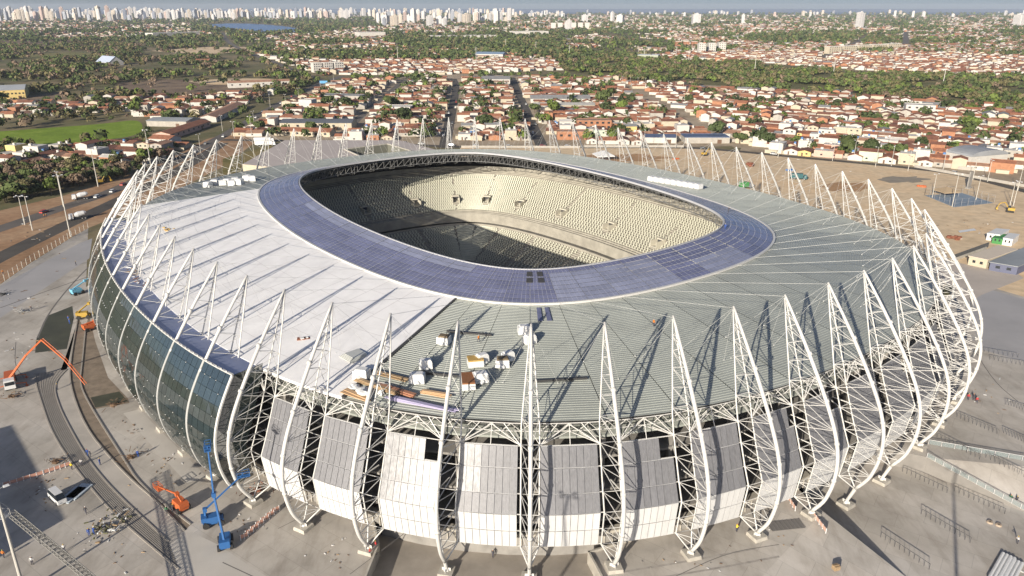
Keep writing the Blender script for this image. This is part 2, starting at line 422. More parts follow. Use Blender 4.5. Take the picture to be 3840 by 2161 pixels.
# ---- facade sheets on the open bays
def panel(mb, u0, u1, z0, z1, off=.10, m=0):
    oa, ob = interp(INP, z0) + off, interp(INP, z1) + off; t = .05
    mb.hexa([at(u0, ob - t, z1), at(u1, ob - t, z1), at(u1, ob, z1), at(u0, ob, z1), at(u0, oa - t, z0), at(u1, oa - t, z0), at(u1, oa, z0), at(u0, oa, z0)], m)
ROWS = [(20.75, 17.38, 0), (17.26, 13.36, 0), (13.26, 10.26, 0), (10.16, 6.58, 1), (6.46, 3.0, 1)]
NC = 8
cand = []
for k in range(20, 50):
    missing = {22: {(0, 7), (0, 6)}, 25: {(0, 7), (0, 6)}, 27: {(0, 7)}, 28: {(0, 7), (0, 6)}, 30: {(0, 7)}, 32: {(0, 6), (0, 7)}, 35: {(0, 7)}}.get(k, set())
    for r, (z0, z1, w) in enumerate(ROWS):
        for c in range(NC):
            if (r, c) in missing: continue
            u0 = k + .5 + .128 + c * .72 / NC; u1 = u0 + .72 / NC - .006
            p = atw((u0 + u1) / 2, 8); cand.append((hypot(p[0], p[1]), k, r, c, u0, u1, z0, z1, w))
_rows = {}
for d, k, r, c, u0, u1, z0, z1, w in cand: q = _rows.setdefault((k, r), [9e9, -1, z0, z1]); q[0] = min(q[0], u0); q[1] = max(q[1], u1)
for (k, r), (u0, u1, z0, z1) in _rows.items():          # the pale frame the sheets are clipped to
    mb = MB(); panel(mb, u0, u1, z0 + .03, z1 - .03, .035); mb.build('sheet_frame', mat('pale_sheet_frame', (.48, .48, .48), .5), ST)
cand.sort()
rest = MB()
for i, (d, k, r, c, u0, u1, z0, z1, w) in enumerate(cand):
    bright = (k == 22 and r < 3) or (k == 23 and c < 3 and r < 2)
    if i < 300:
        mb = MB(); panel(mb, u0, u1, z0, z1); mb.build('facade_sheet', M_SHEETW if w else (M_GREYW if bright else M_GREY), ST)
    else: panel(rest, u0, u1, z0, z1, m=w)
struct(rest.build('far_facade_sheets', [M_GREY, M_SHEETW], ST), 'stuff')

# ---- glass skin on the near left, hung on the outer chords
zg = [26.0, 24.2, 22.4, 20.5, 18.6, 16.6, 14.6, 12.6, 10.6, 8.6, 6.6, 4.8, 3.4]
def outs(z):
    for (a, b) in zip(OUTS, OUTS[1:]):
        if a[1] >= z >= b[1]: return a[0] + (b[0] - a[0]) * (a[1] - z) / max(1e-6, a[1] - b[1])
    return OUTS[-1][0]
_outs = outs
def outs(z): return _outs(z) + .42      # the panes stand clear of the chord tubes
cand = []
for k in range(9, 20):
    ua, ub = max(k + .5, UG0), min(k + 1.5, UG1)
    n = max(2, round((ub - ua) * 7))
    for c in range(n):
        u0, u1 = ua + (ub - ua) * c / n, ua + (ub - ua) * (c + 1) / n
        for r in range(12):
            p = atw((u0 + u1) / 2, 14); cand.append((hypot(p[0], p[1]) + (zg[0] - zg[r]) * .2, u0 + .004, u1 - .004, zg[r] - .03, zg[r + 1] + .03))
cand.sort(); rest = MB(); fit = MB()
rg = random.Random(3)
for i, (d, u0, u1, z0, z1) in enumerate(cand):
    mb = MB() if i < 300 else rest
    oa, ob = outs(z0), outs(z1); j = rg.uniform(-.014, .014)
    mb.hexa([at(u0, ob - .06 + j, z1), at(u1, ob - .06, z1), at(u1, ob, z1), at(u0, ob + j, z1), at(u0, oa - .06, z0), at(u1, oa - .06 + j, z0), at(u1, oa + j, z0), at(u0, oa, z0)])
    if i < 300: mb.build('glass_pane', M_GLASS, ST)
    if rg.random() < .3: p = at(u0, oa + .04, z0); fit.box(p, (.13, .13, .13))
struct(rest.build('far_glass_panes', M_GLASS, ST), 'stuff')
struct(fit.build('glass_fittings', M_WHITE, ST), 'stuff')
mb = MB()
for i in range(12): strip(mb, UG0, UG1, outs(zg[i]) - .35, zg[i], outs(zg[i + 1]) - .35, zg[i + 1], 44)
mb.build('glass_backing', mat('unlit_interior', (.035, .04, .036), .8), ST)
for u in (UG0, UG1):
    mb = MB()
    for i in range(12): mb.face([at(u, outs(zg[i]), zg[i]), at(u, outs(zg[i + 1]), zg[i + 1]), at(u, interp(INP, zg[i + 1]), zg[i + 1]), at(u, interp(INP, zg[i]), zg[i])])
    mb.build('glass_end_wall', M_GLASS, ST)
    mb = MB(); mb.path([at(u, outs(z) + .05, z) for z in zg], .3, 6); mb.build('glass_end_rib', M_WHITE, ST)
for k in range(9, 20):           # pale flat ribs in front of each outer chord
    mb = MB(); u = k + .5
    if u < UG0: continue
    pp = [(outs(z) - .02, z) for z in [26 - .5 * i for i in range(46)]]
    for (o0, z0), (o1, z1) in zip(pp, pp[1:]):
        mb.hexa([at(u - .022, o1 - .1, z1), at(u + .022, o1 - .1, z1), at(u + .022, o1 + .1, z1), at(u - .022, o1 + .1, z1), at(u - .022, o0 - .1, z0), at(u + .022, o0 - .1, z0), at(u + .022, o0 + .1, z0), at(u - .022, o0 + .1, z0)])
    mb.build('glass_rib', mat('grey_glass_rib', (.42, .42, .40), .5), ST)
mb = MB(); strip(mb, UG0, UG1, outs(26) - .1, 26.0, OED - .4, ZED + .15, 44); strip(mb, UG0, UG1, outs(26) - .1, 26.0, outs(26) - .1, 25.3, 44)
mb.build('glass_top_gutter', M_GUT, ST)
mb = MB()
for i in range(80):
    a = UG0 + (UG1 - UG0) * i / 80; b = a + (UG1 - UG0) / 80
    mb.hexa([at(a, 10.95, 25.95), at(b, 10.95, 25.95), at(b, 11.35, 25.95), at(a, 11.35, 25.95), at(a, 10.95, 26.2), at(b, 10.95, 26.2), at(b, 11.35, 26.2), at(a, 11.35, 26.2)])
    if i % 1 == 0: mb.box(at(a, 11.3, 26.3), (.26, .26, .3))
mb.build('glass_top_rail', M_WHITE, ST)

# ---- inside: back wall, floor slabs, columns behind the facade
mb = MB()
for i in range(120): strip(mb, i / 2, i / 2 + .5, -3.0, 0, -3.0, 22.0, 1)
mb.build('concourse_wall', mat('void_shade_wall', (.07, .068, .062), .9), ST)  # wall colour darkened to stand in for the shaded void behind the facade
for z, ow in ((5.6, 6.5), (11.2, 5.5), (16.6, 3.5)):
    mb = MB()
    for i in range(120):
        a, b = i / 2, i / 2 + .5
        mb.hexa([at(a, -3, z - .45), at(b, -3, z - .45), at(b, ow, z - .45), at(a, ow, z - .45), at(a, -3, z), at(b, -3, z), at(b, ow, z), at(a, ow, z)])
    mb.build('concourse_floor', M_CONCD, ST)
mb = MB(); mb.box((2.5, 0, 10.5), (.9, .7, 21)); mb.box((-.5, 0, 20.5), (6, .6, 1.2)); cm = mb.mesh('concourse_column', M_CONCD)
for k in range(60):
    x, y, nx, ny = fr(k + .5); link('concourse_column', cm, ST, (x, y, 0), atan2(ny, nx))
for k in range(19, 42):          # ground-floor frontage with pale mullions
    mb = MB(); mb.hexa([at(k + .5, 5.6, 0), at(k + 1.5, 5.6, 0), at(k + 1.5, 6.0, 0), at(k + .5, 6.0, 0), at(k + .5, 5.6, 2.6), at(k + 1.5, 5.6, 2.6), at(k + 1.5, 6.0, 2.6), at(k + .5, 6.0, 2.6)])
    for i in range(9):
        u = k + .5 + i / 9; mb.hexa([at(u, 6.0, 0), at(u + .015, 6.0, 0), at(u + .015, 6.2, 0), at(u, 6.2, 0), at(u, 6.0, 3.0), at(u + .015, 6.0, 3.0), at(u + .015, 6.2, 3.0), at(u, 6.2, 3.0)], 1)
    mb.hexa([at(k + .5, 5.4, 2.6), at(k + 1.5, 5.4, 2.6), at(k + 1.5, 6.9, 2.6), at(k + .5, 6.9, 2.6), at(k + .5, 5.4, 3.1), at(k + 1.5, 5.4, 3.1), at(k + 1.5, 6.9, 3.1), at(k + .5, 6.9, 3.1)], 1)
    mb.build('ground_floor_front', [M_CONCD, M_CONC], ST)

# ---- the bowl
def tiers(mb, o0, z0, o1, z1, n, nu=240):
    for i in range(n):
        a, b = o0 + (o1 - o0) * i / n, o0 + (o1 - o0) * (i + 1) / n; za, zb = z0 + (z1 - z0) * i / n, z0 + (z1 - z0) * (i + 1) / n
        for j in range(nu):
            u, w = 60 * j / nu, 60 * (j + 1) / nu
            mb.face([at(u, a, za), at(w, a, za), at(w, b, za), at(u, b, za)]); mb.face([at(u, b, za), at(w, b, za), at(w, b, zb), at(u, b, zb)])
UT = (-48.5, 5.2, -22.0, 20.0, 30)
LT = (-71.0, -8.4, -51.0, 1.6, 22)
def seats(mb, T, du_m, skip, size=(.34, .40, .52)):
    o0, z0, o1, z1, n = T; rs = random.Random(9)
    for i in range(n):
        o = o0 + (o1 - o0) * (i + .62) / n; z = z0 + (z1 - z0) * i / n
        x0 = at(0, o)
        # length of this row
        per = 0; q = at(0, o)
        for j in range(1, 241):
            w = at(j / 4, o); per += hypot(w[0] - q[0], w[1] - q[1]); q = w
        ns = int(per / du_m)
        for j in range(ns):
            u = 60 * j / ns + (.03 if i % 2 else 0)
            if skip(u, i): continue
            x, y, nx, ny = fr(u); p = (x + nx * o, y + ny * o)
            if p[1] < -25 and False: continue
            tx, ty = -ny, nx; w, d, h = size
            # seat shell: pan and raked back
            A = lambda l, s, hz: (p[0] + tx * l + nx * s, p[1] + ty * l + ny * s, z + hz)
            mb.face([A(-w, -d, .42), A(w, -d, .42), A(w, 0, .40), A(-w, 0, .40)])
            mb.face([A(-w, 0, .40), A(w, 0, .40), A(w, .10, .40 + h), A(-w, .10, .40 + h)])
            mb.face([A(w, .16, .36 + h), A(-w, .16, .36 + h), A(-w, 0.06, .1), A(w, 0.06, .1)])
vom = [k * 2.5 + .6 for k in range(24)]
def near_vom(u, m): return min(abs((u - v + 30) % 60 - 30) for v in vom) < m
mb = MB(); tiers(mb, *UT); mb.build('upper_tier', M_TIER, ST)
mb = MB(); tiers(mb, *LT); mb.build('lower_tier', M_TIER, ST)
def skipu(u, i):
    if near_vom(u, .035) : return True
    if i < 3 or i > 25: return True
    if 6 <= i <= 11 and near_vom(u, .2): return True
    return abs((u / 1.25 + .5) % 1 - .5) < .02 and False
mb = MB(); seats(mb, UT, 1.12, skipu, (.29, .34, .62)); struct(mb.build('upper_tier_seats', M_SEAT, ST), 'stuff')
def skipl(u, i): return abs((u / 2.5 + .1) % 1 - .5) < .045
mb = MB(); seats(mb, LT, 1.1, skipl); struct(mb.build('lower_tier_seats', M_SEAT, ST), 'stuff')
# vomitories: dark mouths with pale side walls
mb = MB()
mb.box((0, 1.5, .9), (4.4, .3, 2.4)); mb.box((0, -1.5, .9), (4.4, .3, 2.4)); mb.box((1.7, 0, 2.35), (1.6, 3.3, .5)); mb.box((1.2, 0, 1.1), (.3, 2.7, 2.0), 0, 1)
mb.box((-.5, 0, -.1), (3.4, 2.7, .3), 0, 0)
vm = mb.mesh('vomitory', [mat('vomitory_concrete', (.52, .49, .40), .9), M_DARK])
for v in vom:
    x, y, nx, ny = fr(v); o = UT[0] + (UT[2] - UT[0]) * 9 / UT[4]; z = UT[1] + (UT[3] - UT[1]) * 8.2 / UT[4]
    link('vomitory', vm, ST, (x + nx * o, y + ny * o, z), atan2(ny, nx))
mb = MB()          # concrete band, parapet and lower rim between the tiers
for i in range(240):
    a, b = i / 4, i / 4 + .25
    for (o0, o1, z0, z1) in ((-48.5, -49.0, 2.2, 6.3), (-51.0, -51.4, 0.2, 2.2), (-49.0, -51.0, 1.0, 1.6)):
        mb.hexa([at(a, o0, z0), at(b, o0, z0), at(b, o1, z0), at(a, o1, z0), at(a, o0, z1), at(b, o0, z1), at(b, o1, z1), at(a, o1, z1)])
mb.build('tier_parapet', M_TIER, ST)
mb = MB()
for i in range(240):
    a, b = i / 4, i / 4 + .25
    mb.hexa([at(a, -21.8, 18), at(b, -21.8, 18), at(b, -22.2, 18), at(a, -22.2, 18), at(a, -21.8, 21.4), at(b, -21.8, 21.4), at(b, -22.2, 21.4), at(a, -22.2, 21.4)])
mb.build('tier_back_wall', M_TIER, ST)
mb = MB()
for i in range(120): strip(mb, i / 2, i / 2 + .5, -48.6, 2.3, -40.0, 1.2, 1); strip(mb, i / 2, i / 2 + .5, -40, 1.2, -51, 1.0, 1)
mb.build('lower_concourse', M_CONCD, ST)
mb = MB(); mb.face([at(i / 2, -70.8, -8.45) for i in range(120)]); mb.build('pitch', M_PITCH, ST)
# ------------------------------------------------------------------ the ground, the plaza, roads and fields
import numpy as np
def sheet(name, pts, z, m, kind='structure', holes=()):
    loops = [[Vector((p[0], p[1], p[2] if len(p) > 2 else z)) for p in L] for L in [pts] + list(holes)]
    tri = tessellate_polygon(loops); mb = MB(); mb.v = [tuple(v) for L in loops for v in L]
    for t in tri:
        a, b, c = (mb.v[i] for i in t)
        up = (b[0] - a[0]) * (c[1] - a[1]) - (b[1] - a[1]) * (c[0] - a[0]) > 0
        mb.f.append(tuple(t) if up else (t[0], t[2], t[1])); mb.m.append(0)
    o = mb.build(name, m)
    if kind: struct(o, kind)
    return o
def polyline(pts, step=8.0):
    out = []
    for (a, b) in zip(pts, pts[1:]):
        n = max(1, int(hypot(b[0] - a[0], b[1] - a[1]) / step))
        out += [(a[0] + (b[0] - a[0]) * i / n, a[1] + (b[1] - a[1]) * i / n) for i in range(n)]
    return out + [pts[-1]]
def soften(pts, n=2):
    for _ in range(n):
        q = [pts[0]]
        for a, b in zip(pts, pts[1:]): q += [(a[0] * .75 + b[0] * .25, a[1] * .75 + b[1] * .25), (a[0] * .25 + b[0] * .75, a[1] * .25 + b[1] * .75)]
        pts = q + [pts[-1]]
    return pts
def ribbon(pts, w, z, h=None, mb=None, m=0):
    """a strip of width w along the points; with h a solid kerb or wall of that height"""
    mb = mb or MB(); L = []; Rr = []
    for i, p in enumerate(pts):
        a, b = pts[max(i - 1, 0)], pts[min(i + 1, len(pts) - 1)]; d = hypot(b[0] - a[0], b[1] - a[1]) or 1
        nx, ny = -(b[1] - a[1]) / d * w / 2, (b[0] - a[0]) / d * w / 2
        L.append((p[0] + nx, p[1] + ny)); Rr.append((p[0] - nx, p[1] - ny))
    for i in range(len(pts) - 1):
        if h is None: mb.face([(*Rr[i], z), (*Rr[i + 1], z), (*L[i + 1], z), (*L[i], z)], m)
        else: mb.hexa([(*Rr[i], z), (*Rr[i + 1], z), (*L[i + 1], z), (*L[i], z), (*Rr[i], z + h), (*Rr[i + 1], z + h), (*L[i + 1], z + h), (*L[i], z + h)], m)
    return mb

def ground_mat(name, stops, scale, fine, bump=0.0):
    """three soil colours wandering over two noise scales"""
    m = bpy.data.materials.new(name); m.use_nodes = True; N = m.node_tree.nodes; L = m.node_tree.links
    b = N['Principled BSDF']; b.inputs['Roughness'].default_value = .95; b.inputs['Specular IOR Level'].default_value = .15
    tc = N.new('ShaderNodeTexCoord')
    n1 = N.new('ShaderNodeTexNoise'); n1.inputs['Scale'].default_value = scale; n1.inputs['Detail'].default_value = 8; n1.inputs['Roughness'].default_value = .68
    n2 = N.new('ShaderNodeTexNoise'); n2.inputs['Scale'].default_value = fine; n2.inputs['Detail'].default_value = 4
    L.new(tc.outputs['Object'], n1.inputs[0]); L.new(tc.outputs['Object'], n2.inputs[0])
    r = N.new('ShaderNodeValToRGB'); e = r.color_ramp.elements
    e[0].position = .34; e[0].color = (*stops[0], 1); e[1].position = .64; e[1].color = (*stops[-1], 1)
    for i, c in enumerate(stops[1:-1]):
        q = e.new(.34 + .30 * (i + 1) / (len(stops) - 1)); q.color = (*c, 1)
    L.new(n1.outputs[0], r.inputs[0])
    mx = N.new('ShaderNodeMix'); mx.data_type = 'RGBA'; mx.blend_type = 'MULTIPLY'; mx.inputs['Factor'].default_value = .55
    r2 = N.new('ShaderNodeValToRGB'); r2.color_ramp.elements[0].position = .3; r2.color_ramp.elements[0].color = (.72, .72, .72, 1); r2.color_ramp.elements[1].position = .65; r2.color_ramp.elements[1].color = (1.15, 1.15, 1.15, 1)
    L.new(n2.outputs[0], r2.inputs[0]); L.new(r.outputs[0], mx.inputs['A']); L.new(r2.outputs[0], mx.inputs['B']); L.new(mx.outputs['Result'], b.inputs['Base Color'])
    if bump:
        bp = N.new('ShaderNodeBump'); bp.inputs['Strength'].default_value = bump; L.new(n2.outputs[0], bp.inputs['Height']); L.new(bp.outputs[0], b.inputs['Normal'])
    MATS[name] = m; return m
G_SCRUB = ground_mat('dry_scrub_soil', [(.11, .12, .052), (.17, .15, .08), (.27, .21, .13)], .008, .15)
G_TOWN = ground_mat('town_sandy_soil', [(.27, .21, .145), (.38, .305, .215), (.48, .40, .30)], .02, .3)
G_LOT = ground_mat('bare_sand_lot', [(.58, .44, .28), (.68, .53, .35), (.70, .51, .31)], .018, .25)
G_DIRT = ground_mat('red_brown_dirt', [(.26, .155, .085), (.37, .23, .135), (.44, .30, .185)], .03, .4)
G_FIELD = ground_mat('bright_green_field', [(.14, .21, .025), (.185, .27, .03), (.24, .32, .05)], .05, .5)
M_ASPH = mat('grey_asphalt', (.15, .13, .11), .85, var=.3, scale=.05)
M_ASPHN = mat('fresh_dark_asphalt', (.095, .082, .066), .85, var=.35, scale=.06)

# plaza: warm grey concrete with pour patches, stains and joints every few metres
def plaza_mat():
    m = bpy.data.materials.new('plaza_concrete'); m.use_nodes = True; N = m.node_tree.nodes; L = m.node_tree.links; b = N['Principled BSDF']
    b.inputs['Roughness'].default_value = .85; b.inputs['Specular IOR Level'].default_value = .25
    tc = N.new('ShaderNodeTexCoord')
    def nz(s, d=5, st=None):
        n = N.new('ShaderNodeTexNoise'); n.inputs['Scale'].default_value = s; n.inputs['Detail'].default_value = d; n.inputs['Roughness'].default_value = .65
        if st:
            mp = N.new('ShaderNodeMapping'); mp.inputs['Scale'].default_value = st; mp.inputs['Rotation'].default_value = (0, 0, .5); L.new(tc.outputs['Object'], mp.inputs[0]); L.new(mp.outputs[0], n.inputs[0])
        else: L.new(tc.outputs['Object'], n.inputs[0])
        return n.outputs[0]
    r = N.new('ShaderNodeValToRGB'); e = r.color_ramp.elements; e[0].position = .36; e[0].color = (.35, .322, .28, 1); e[1].position = .66; e[1].color = (.56, .525, .475, 1)
    q = e.new(.5); q.color = (.455, .42, .37, 1)
    L.new(nz(.045, 7), r.inputs[0])
    br = N.new('ShaderNodeTexBrick'); br.inputs['Scale'].default_value = 1.0; br.inputs['Brick Width'].default_value = 9.0; br.inputs['Row Height'].default_value = 4.5; br.inputs['Mortar Size'].default_value = .04
    br.inputs['Color1'].default_value = (.92, .92, .92, 1); br.inputs['Color2'].default_value = (1.06, 1.05, 1.04, 1); br.inputs['Mortar'].default_value = (.72, .72, .72, 1)
    mp = N.new('ShaderNodeMapping'); mp.inputs['Rotation'].default_value = (0, 0, .62); L.new(tc.outputs['Object'], mp.inputs[0]); L.new(mp.outputs[0], br.inputs[0])
    x1 = N.new('ShaderNodeMix'); x1.data_type = 'RGBA'; x1.blend_type = 'MULTIPLY'; x1.inputs['Factor'].default_value = .8; L.new(r.outputs[0], x1.inputs['A']); L.new(br.outputs[0], x1.inputs['B'])
    r2 = N.new('ShaderNodeValToRGB'); r2.color_ramp.elements[0].position = .33; r2.color_ramp.elements[0].color = (.74, .72, .70, 1); r2.color_ramp.elements[1].position = .52; r2.color_ramp.elements[1].color = (1, 1, 1, 1)
    L.new(nz(.35, 6, (1, .25, 1)), r2.inputs[0])
    x2 = N.new('ShaderNodeMix'); x2.data_type = 'RGBA'; x2.blend_type = 'MULTIPLY'; x2.inputs['Factor'].default_value = .7; L.new(x1.outputs['Result'], x2.inputs['A']); L.new(r2.outputs[0], x2.inputs['B'])
    L.new(x2.outputs['Result'], b.inputs['Base Color']); return m
G_PLAZA = plaza_mat(); MATS['plaza_concrete'] = G_PLAZA
G_COURT = mat('forecourt_concrete', (.36, .32, .27), .9, var=.3, scale=.12, detail=6)

plaza_out = gpp([(-60, 760), (0, 716), (78, 661), (181, 597), (222, 574)])
plaza_out = plaza_out + [atw(u, 24)[:2] for u in (9, 7, 5, 3, 1, 59, 57, 55, 53, 51, 49, 47, 45, 43, 41, 39, 37.5)] + gpp([(2405, 690), (2451, 711), (2576, 747), (2800, 812)])
plaza_out = plaza_out + [(230, 60), (60, 20), (-120, 30), (-330, 90), (-330, 180)]
RZ = -3.8
def az(u, o, z): p = atw(u, o); return (p[0], p[1], z)
def fl(p, z): return (p[0], p[1], z)
RB = (*gp(2072, 1288), 0); RA = (*gp(2292, 1462, RZ), RZ); RK = (*gp(1850, 1520), 0)
S0, S1, RQ = az(28.85, 6, RZ), az(31.0, 6, RZ), az(31.3, 15.5, 0)
RD = (*gp(2590, 1292, RZ), RZ); RNE = (*gp(2750, 1190), 0); RW = (*gp(2950, 1650, RZ), RZ)
hole_r = [RK, RB, fl(S0, 0), fl(S1, 0), RQ, RNE, fl(RW, 0)]
FZ = -2.2
FA, FB, FC, FD = az(22.30, 6, 0), az(25.95, 6, 0), (*gp(1535, 1500), 0), (*gp(905, 1500), 0)
FDs = (*gp(955, 1372), 0); FCs = (*gp(1478, 1392), 0)
hole_f = [FA, FB, FCs, FC, FD, FDs]
hole_in = [atw(i / 2, -3.2)[:2] for i in range(120)]
big = [(-26000, -600), (26000, -600), (26000, 45000), (-26000, 45000)]
sheet('ground', big, -.012, G_SCRUB, holes=[plaza_out])
sheet('plaza', plaza_out, 0, G_PLAZA, holes=[hole_r, hole_f, hole_in])
mb = MB()                                  # the lower gate court and the two ramps beside it
mb.face([RA, RW, RD, fl(RQ, RZ), S1, S0, fl(RB, RZ)]); struct(mb.build('gate_court', G_PLAZA))
mb = MB(); mb.face([RK, RA, RB]); mb.face([RK, fl(RW, RZ), RA]); struct(mb.build('gate_ramp', G_PLAZA))
mb = MB(); mb.face([RQ, RD, RNE]); mb.face([RD, fl(RW, RZ), RNE]); struct(mb.build('gate_ramp', G_PLAZA))
mb = MB(); mb.face([RA, RB, fl(RB, RZ)]); mb.face([RB, fl(S0, 0), S0, fl(RB, RZ)])
tag(mb.build('retaining_wall', M_CONC), 'long tapering concrete wall under the ramp to the sunken gate', 'wall')
mb = MB(); mb.face([RD, RQ, fl(RQ, RZ)]); mb.face([RQ, fl(S1, 0), S1, fl(RQ, RZ)])
tag(mb.build('retaining_wall', mat('grey_ramp_wall', (.24, .225, .205), .85, var=.2, scale=.3)), 'pale tapering wall under the railed ramp of the sunken gate', 'wall')
mb = MB(); mb.face([fl(p, FZ) for p in hole_f][::-1]); struct(mb.build('forecourt', G_COURT))
for nm, a, b, lab in (('retaining_wall', FDs, FD, 'concrete retaining wall left of the sunken front forecourt'), ('retaining_wall', FCs, FC, 'concrete retaining wall right of the sunken front forecourt')):
    mb = MB(); st = FA if a is FDs else FB
    for p, q in ((st, a), (a, b)):
        d = hypot(q[0] - p[0], q[1] - p[1]); nx, ny = (q[1] - p[1]) / d * .35, -(q[0] - p[0]) / d * .35
        if a is FDs: nx, ny = nx * -1, ny * -1
        nx, ny = -nx, -ny
        mb.hexa([(p[0], p[1], FZ - .1), (q[0], q[1], FZ - .1), (q[0] + nx, q[1] + ny, FZ - .1), (p[0] + nx, p[1] + ny, FZ - .1), (p[0], p[1], .5), (q[0], q[1], .5), (q[0] + nx, q[1] + ny, .5), (p[0] + nx, p[1] + ny, .5)])
    tag(mb.build(nm, M_CONC), lab, 'wall')
# lower feet where the ground drops away
for k, zf in ((23, FZ), (24, FZ), (29, RZ), (30, RZ + .2)):
    P = [o for o in kids(ST) if o.name.startswith('pylon')]
    P.sort(key=lambda o: (hypot(o.location.x - at(k + .5, 0)[0], o.location.y - at(k + .5, 0)[1])))
    P = P[0]
    for c in kids(P):
        if c.name.startswith('plinth'): c.location = (-.35 * abs(zf), 0, zf)
    mb = MB(); mb.tube((12.75, 0, 1.05), (12.75 - .35 * abs(zf), 0, zf + 1.0), .36, .32, 8)
    mb.tube((12.65, .1, .9), (12.7 - .35 * abs(zf), .1, zf + 1.0), .16, k=6); mb.tube((12.65, -.1, .9), (12.7 - .35 * abs(zf), -.1, zf + 1.0), .16, k=6)
    mb.build('lower_leg', M_WHITE, P)
mb = MB()
for i in range(24):
    u = 20 + i * .6
    if 22.2 < u < 26 or 28.7 < u < 32:
        mb = MB(); strip(mb, u, u + .62, 5.95, -4, 5.95, .1, 1); mb.build('basement_front', M_CONCD, ST)
pass

# town ground, sand lot, dirt, field
per = gpp([(560, 352), (780, 356), (1000, 362), (1158, 371), (1450, 371), (1718, 370), (1860, 381), (1985, 394), (2185, 412), (2300, 424), (2385, 434), (2480, 455), (2576, 481), (2760, 525)])
lot = [per[i] for i in range(3, len(per))] + gpp([(2800, 812), (2576, 747), (2451, 711), (2405, 690)]) + [atw(u, 23.5)[:2] for u in (38, 41, 44, 47, 50, 53, 55)]
sheet('sand_lot', lot, .002, G_LOT)
townc = gpp([(640, 300), (560, 350)]) + per[1:6] + [(160, 520), (152, 700), (150, 1050), (-80, 1120), (-250, 1010), (-236, 800)]
sheet('town_ground', townc, -.004, G_TOWN)
townr = [(160, 520)] + per[6:] + gpp([(2800, 420), (2576, 330), (2300, 275), (2100, 240), (1900, 222), (1560, 200)]) + [(150, 1050), (152, 700)]
sheet('town_ground', townr, -.006, G_TOWN)
dirt = gpp([(-60, 545), (0, 530), (161, 492), (246, 466), (324, 440), (420, 400), (520, 350), (600, 330), (640, 360), (560, 420), (440, 480), (330, 530), (222, 574), (181, 596), (78, 660), (0, 715), (-60, 752)])
sheet('dirt_verge', dirt, -.002, G_DIRT)
field = soften(gpp([(-80, 335), (0, 331), (120, 322), (260, 312), (345, 300), (362, 318), (350, 340), (270, 352), (200, 362), (100, 368), (0, 376), (-80, 380), (-80, 335)]), 2)
sheet('green_field', field[:-1], .004, G_FIELD)
for pts, mm, nm in ((((880, 150), (640, 118), (470, 128), (500, 138), (700, 140)), 0, 0),): pass
# roads: name, centre line, width, level, surface
ROADS = []; RGRID = {}
def note_road(p, w):
    for q in polyline(p, 5):
        RGRID.setdefault((int(q[0] // 20), int(q[1] // 20)), []).append((q[0], q[1], w / 2))
def near_road(x, y, r, wmin=0):
    i, j = int(x // 20), int(y // 20)
    for di in (-1, 0, 1):
        for dj in (-1, 0, 1):
            for a, b, w in RGRID.get((i + di, j + dj), ()):
                if w >= wmin and hypot(x - a, y - b) < w + r: return True
    return False
def road(pts, w, z, m, name='road', kerb=True, pre=True):
    p = soften(pts, 2) if pre else pts; p = polyline(p, 15)
    mb = ribbon(p, w, z); struct(mb.build(name, m)); ROADS.append((p, w)); note_road(p, w)
    return p
up_road = road(gpp([(-80, 602), (0, 576), (161, 521), (246, 495), (324, 464), (440, 408), (520, 365), (590, 326), (640, 296), (720, 251), (820, 206), (860, 192)]), 9, .006, M_ASPH)
lo_road = road(gpp([(-80, 690), (0, 647), (166, 566), (298, 505), (400, 455), (500, 400), (560, 360)]), 9, .004, M_ASPHN)
st1 = road([(-46, 512), (-50, 586), (-57, 734), (-68, 949), (-79, 1040)], 8.5, .008, M_ASPHN, 'street')
st2 = road([(21, 512), (18, 586), (12, 734), (6, 902), (0, 1061)], 8.5, .008, M_ASPHN, 'street')
st3 = road([(156, 512), (150, 607), (150, 678), (144, 838), (135, 991)], 7, .008, G_TOWN, 'street')
st0 = road([(-128, 560), (-133, 652), (-138, 830), (-142, 1031)], 7, .008, M_ASPH, 'street')
prd = road(per, 7, .010, mat('worn_dark_asphalt', (.10, .085, .065), .9, var=.4, scale=.08), 'road')
road([(-242, 1000), (-300, 1110), (-400, 1332), (-514, 1558), (-760, 2100), (-1100, 3000)], 11, .006, M_ASPH, pre=True)
road(gpp([(2060, 150), (2100, 130), (2160, 105), (2200, 80)]), 15, .006, M_ASPH, 'avenue'); road(gpp([(2276, 118), (2280, 100), (2276, 80)]), 15, .006, M_ASPH, 'avenue')
for pts, z in (((gp(1518, 247), gp(1478, 227), gp(1418, 192)), .3),):
    mb = ribbon(polyline(list(pts), 20), 3.5, .012, .5); tag(mb.build('canal_wall', mat('white_canal_concrete', (.62, .57, .50), .9)), 'pale straight concrete channel running back through the houses', 'channel')
# sandy patch shapes
G_PALE = mat('pale_concrete_pad', (.50, .44, .38), .9, var=.15, scale=.1)
sheet('concrete_pad', gpp([(2330, 672), (2372, 652), (2440, 668), (2562, 690), (2576, 700), (2470, 742), (2440, 760)]), .008, G_PALE)
sheet('grass_patch', gpp([(560, 400), (690, 362), (640, 432), (560, 440)]), .006, ground_mat('worn_olive_grass', [(.13, .12, .04), (.19, .16, .06), (.26, .20, .09)], .05, .4))
for i, (cx_, cy_, rx, ry) in enumerate(((2130, 470, 60, 12), (2270, 452, 60, 8), (1560, 398, 120, 10))):
    pts = [gp(cx_ + rx * cos(a * .35) * (1 + .25 * sin(3 * a + i)), cy_ + ry * sin(a * .35) * (1 + .25 * cos(2 * a + i))) for a in range(18)]
    sheet('bare_soil_patch', pts, .006 + .001 * i, [mat('orange_soil', (.46, .27, .13), .95, var=.25, scale=.1), mat('grey_soil', (.30, .26, .20), .95, var=.25, scale=.1)][i % 2])
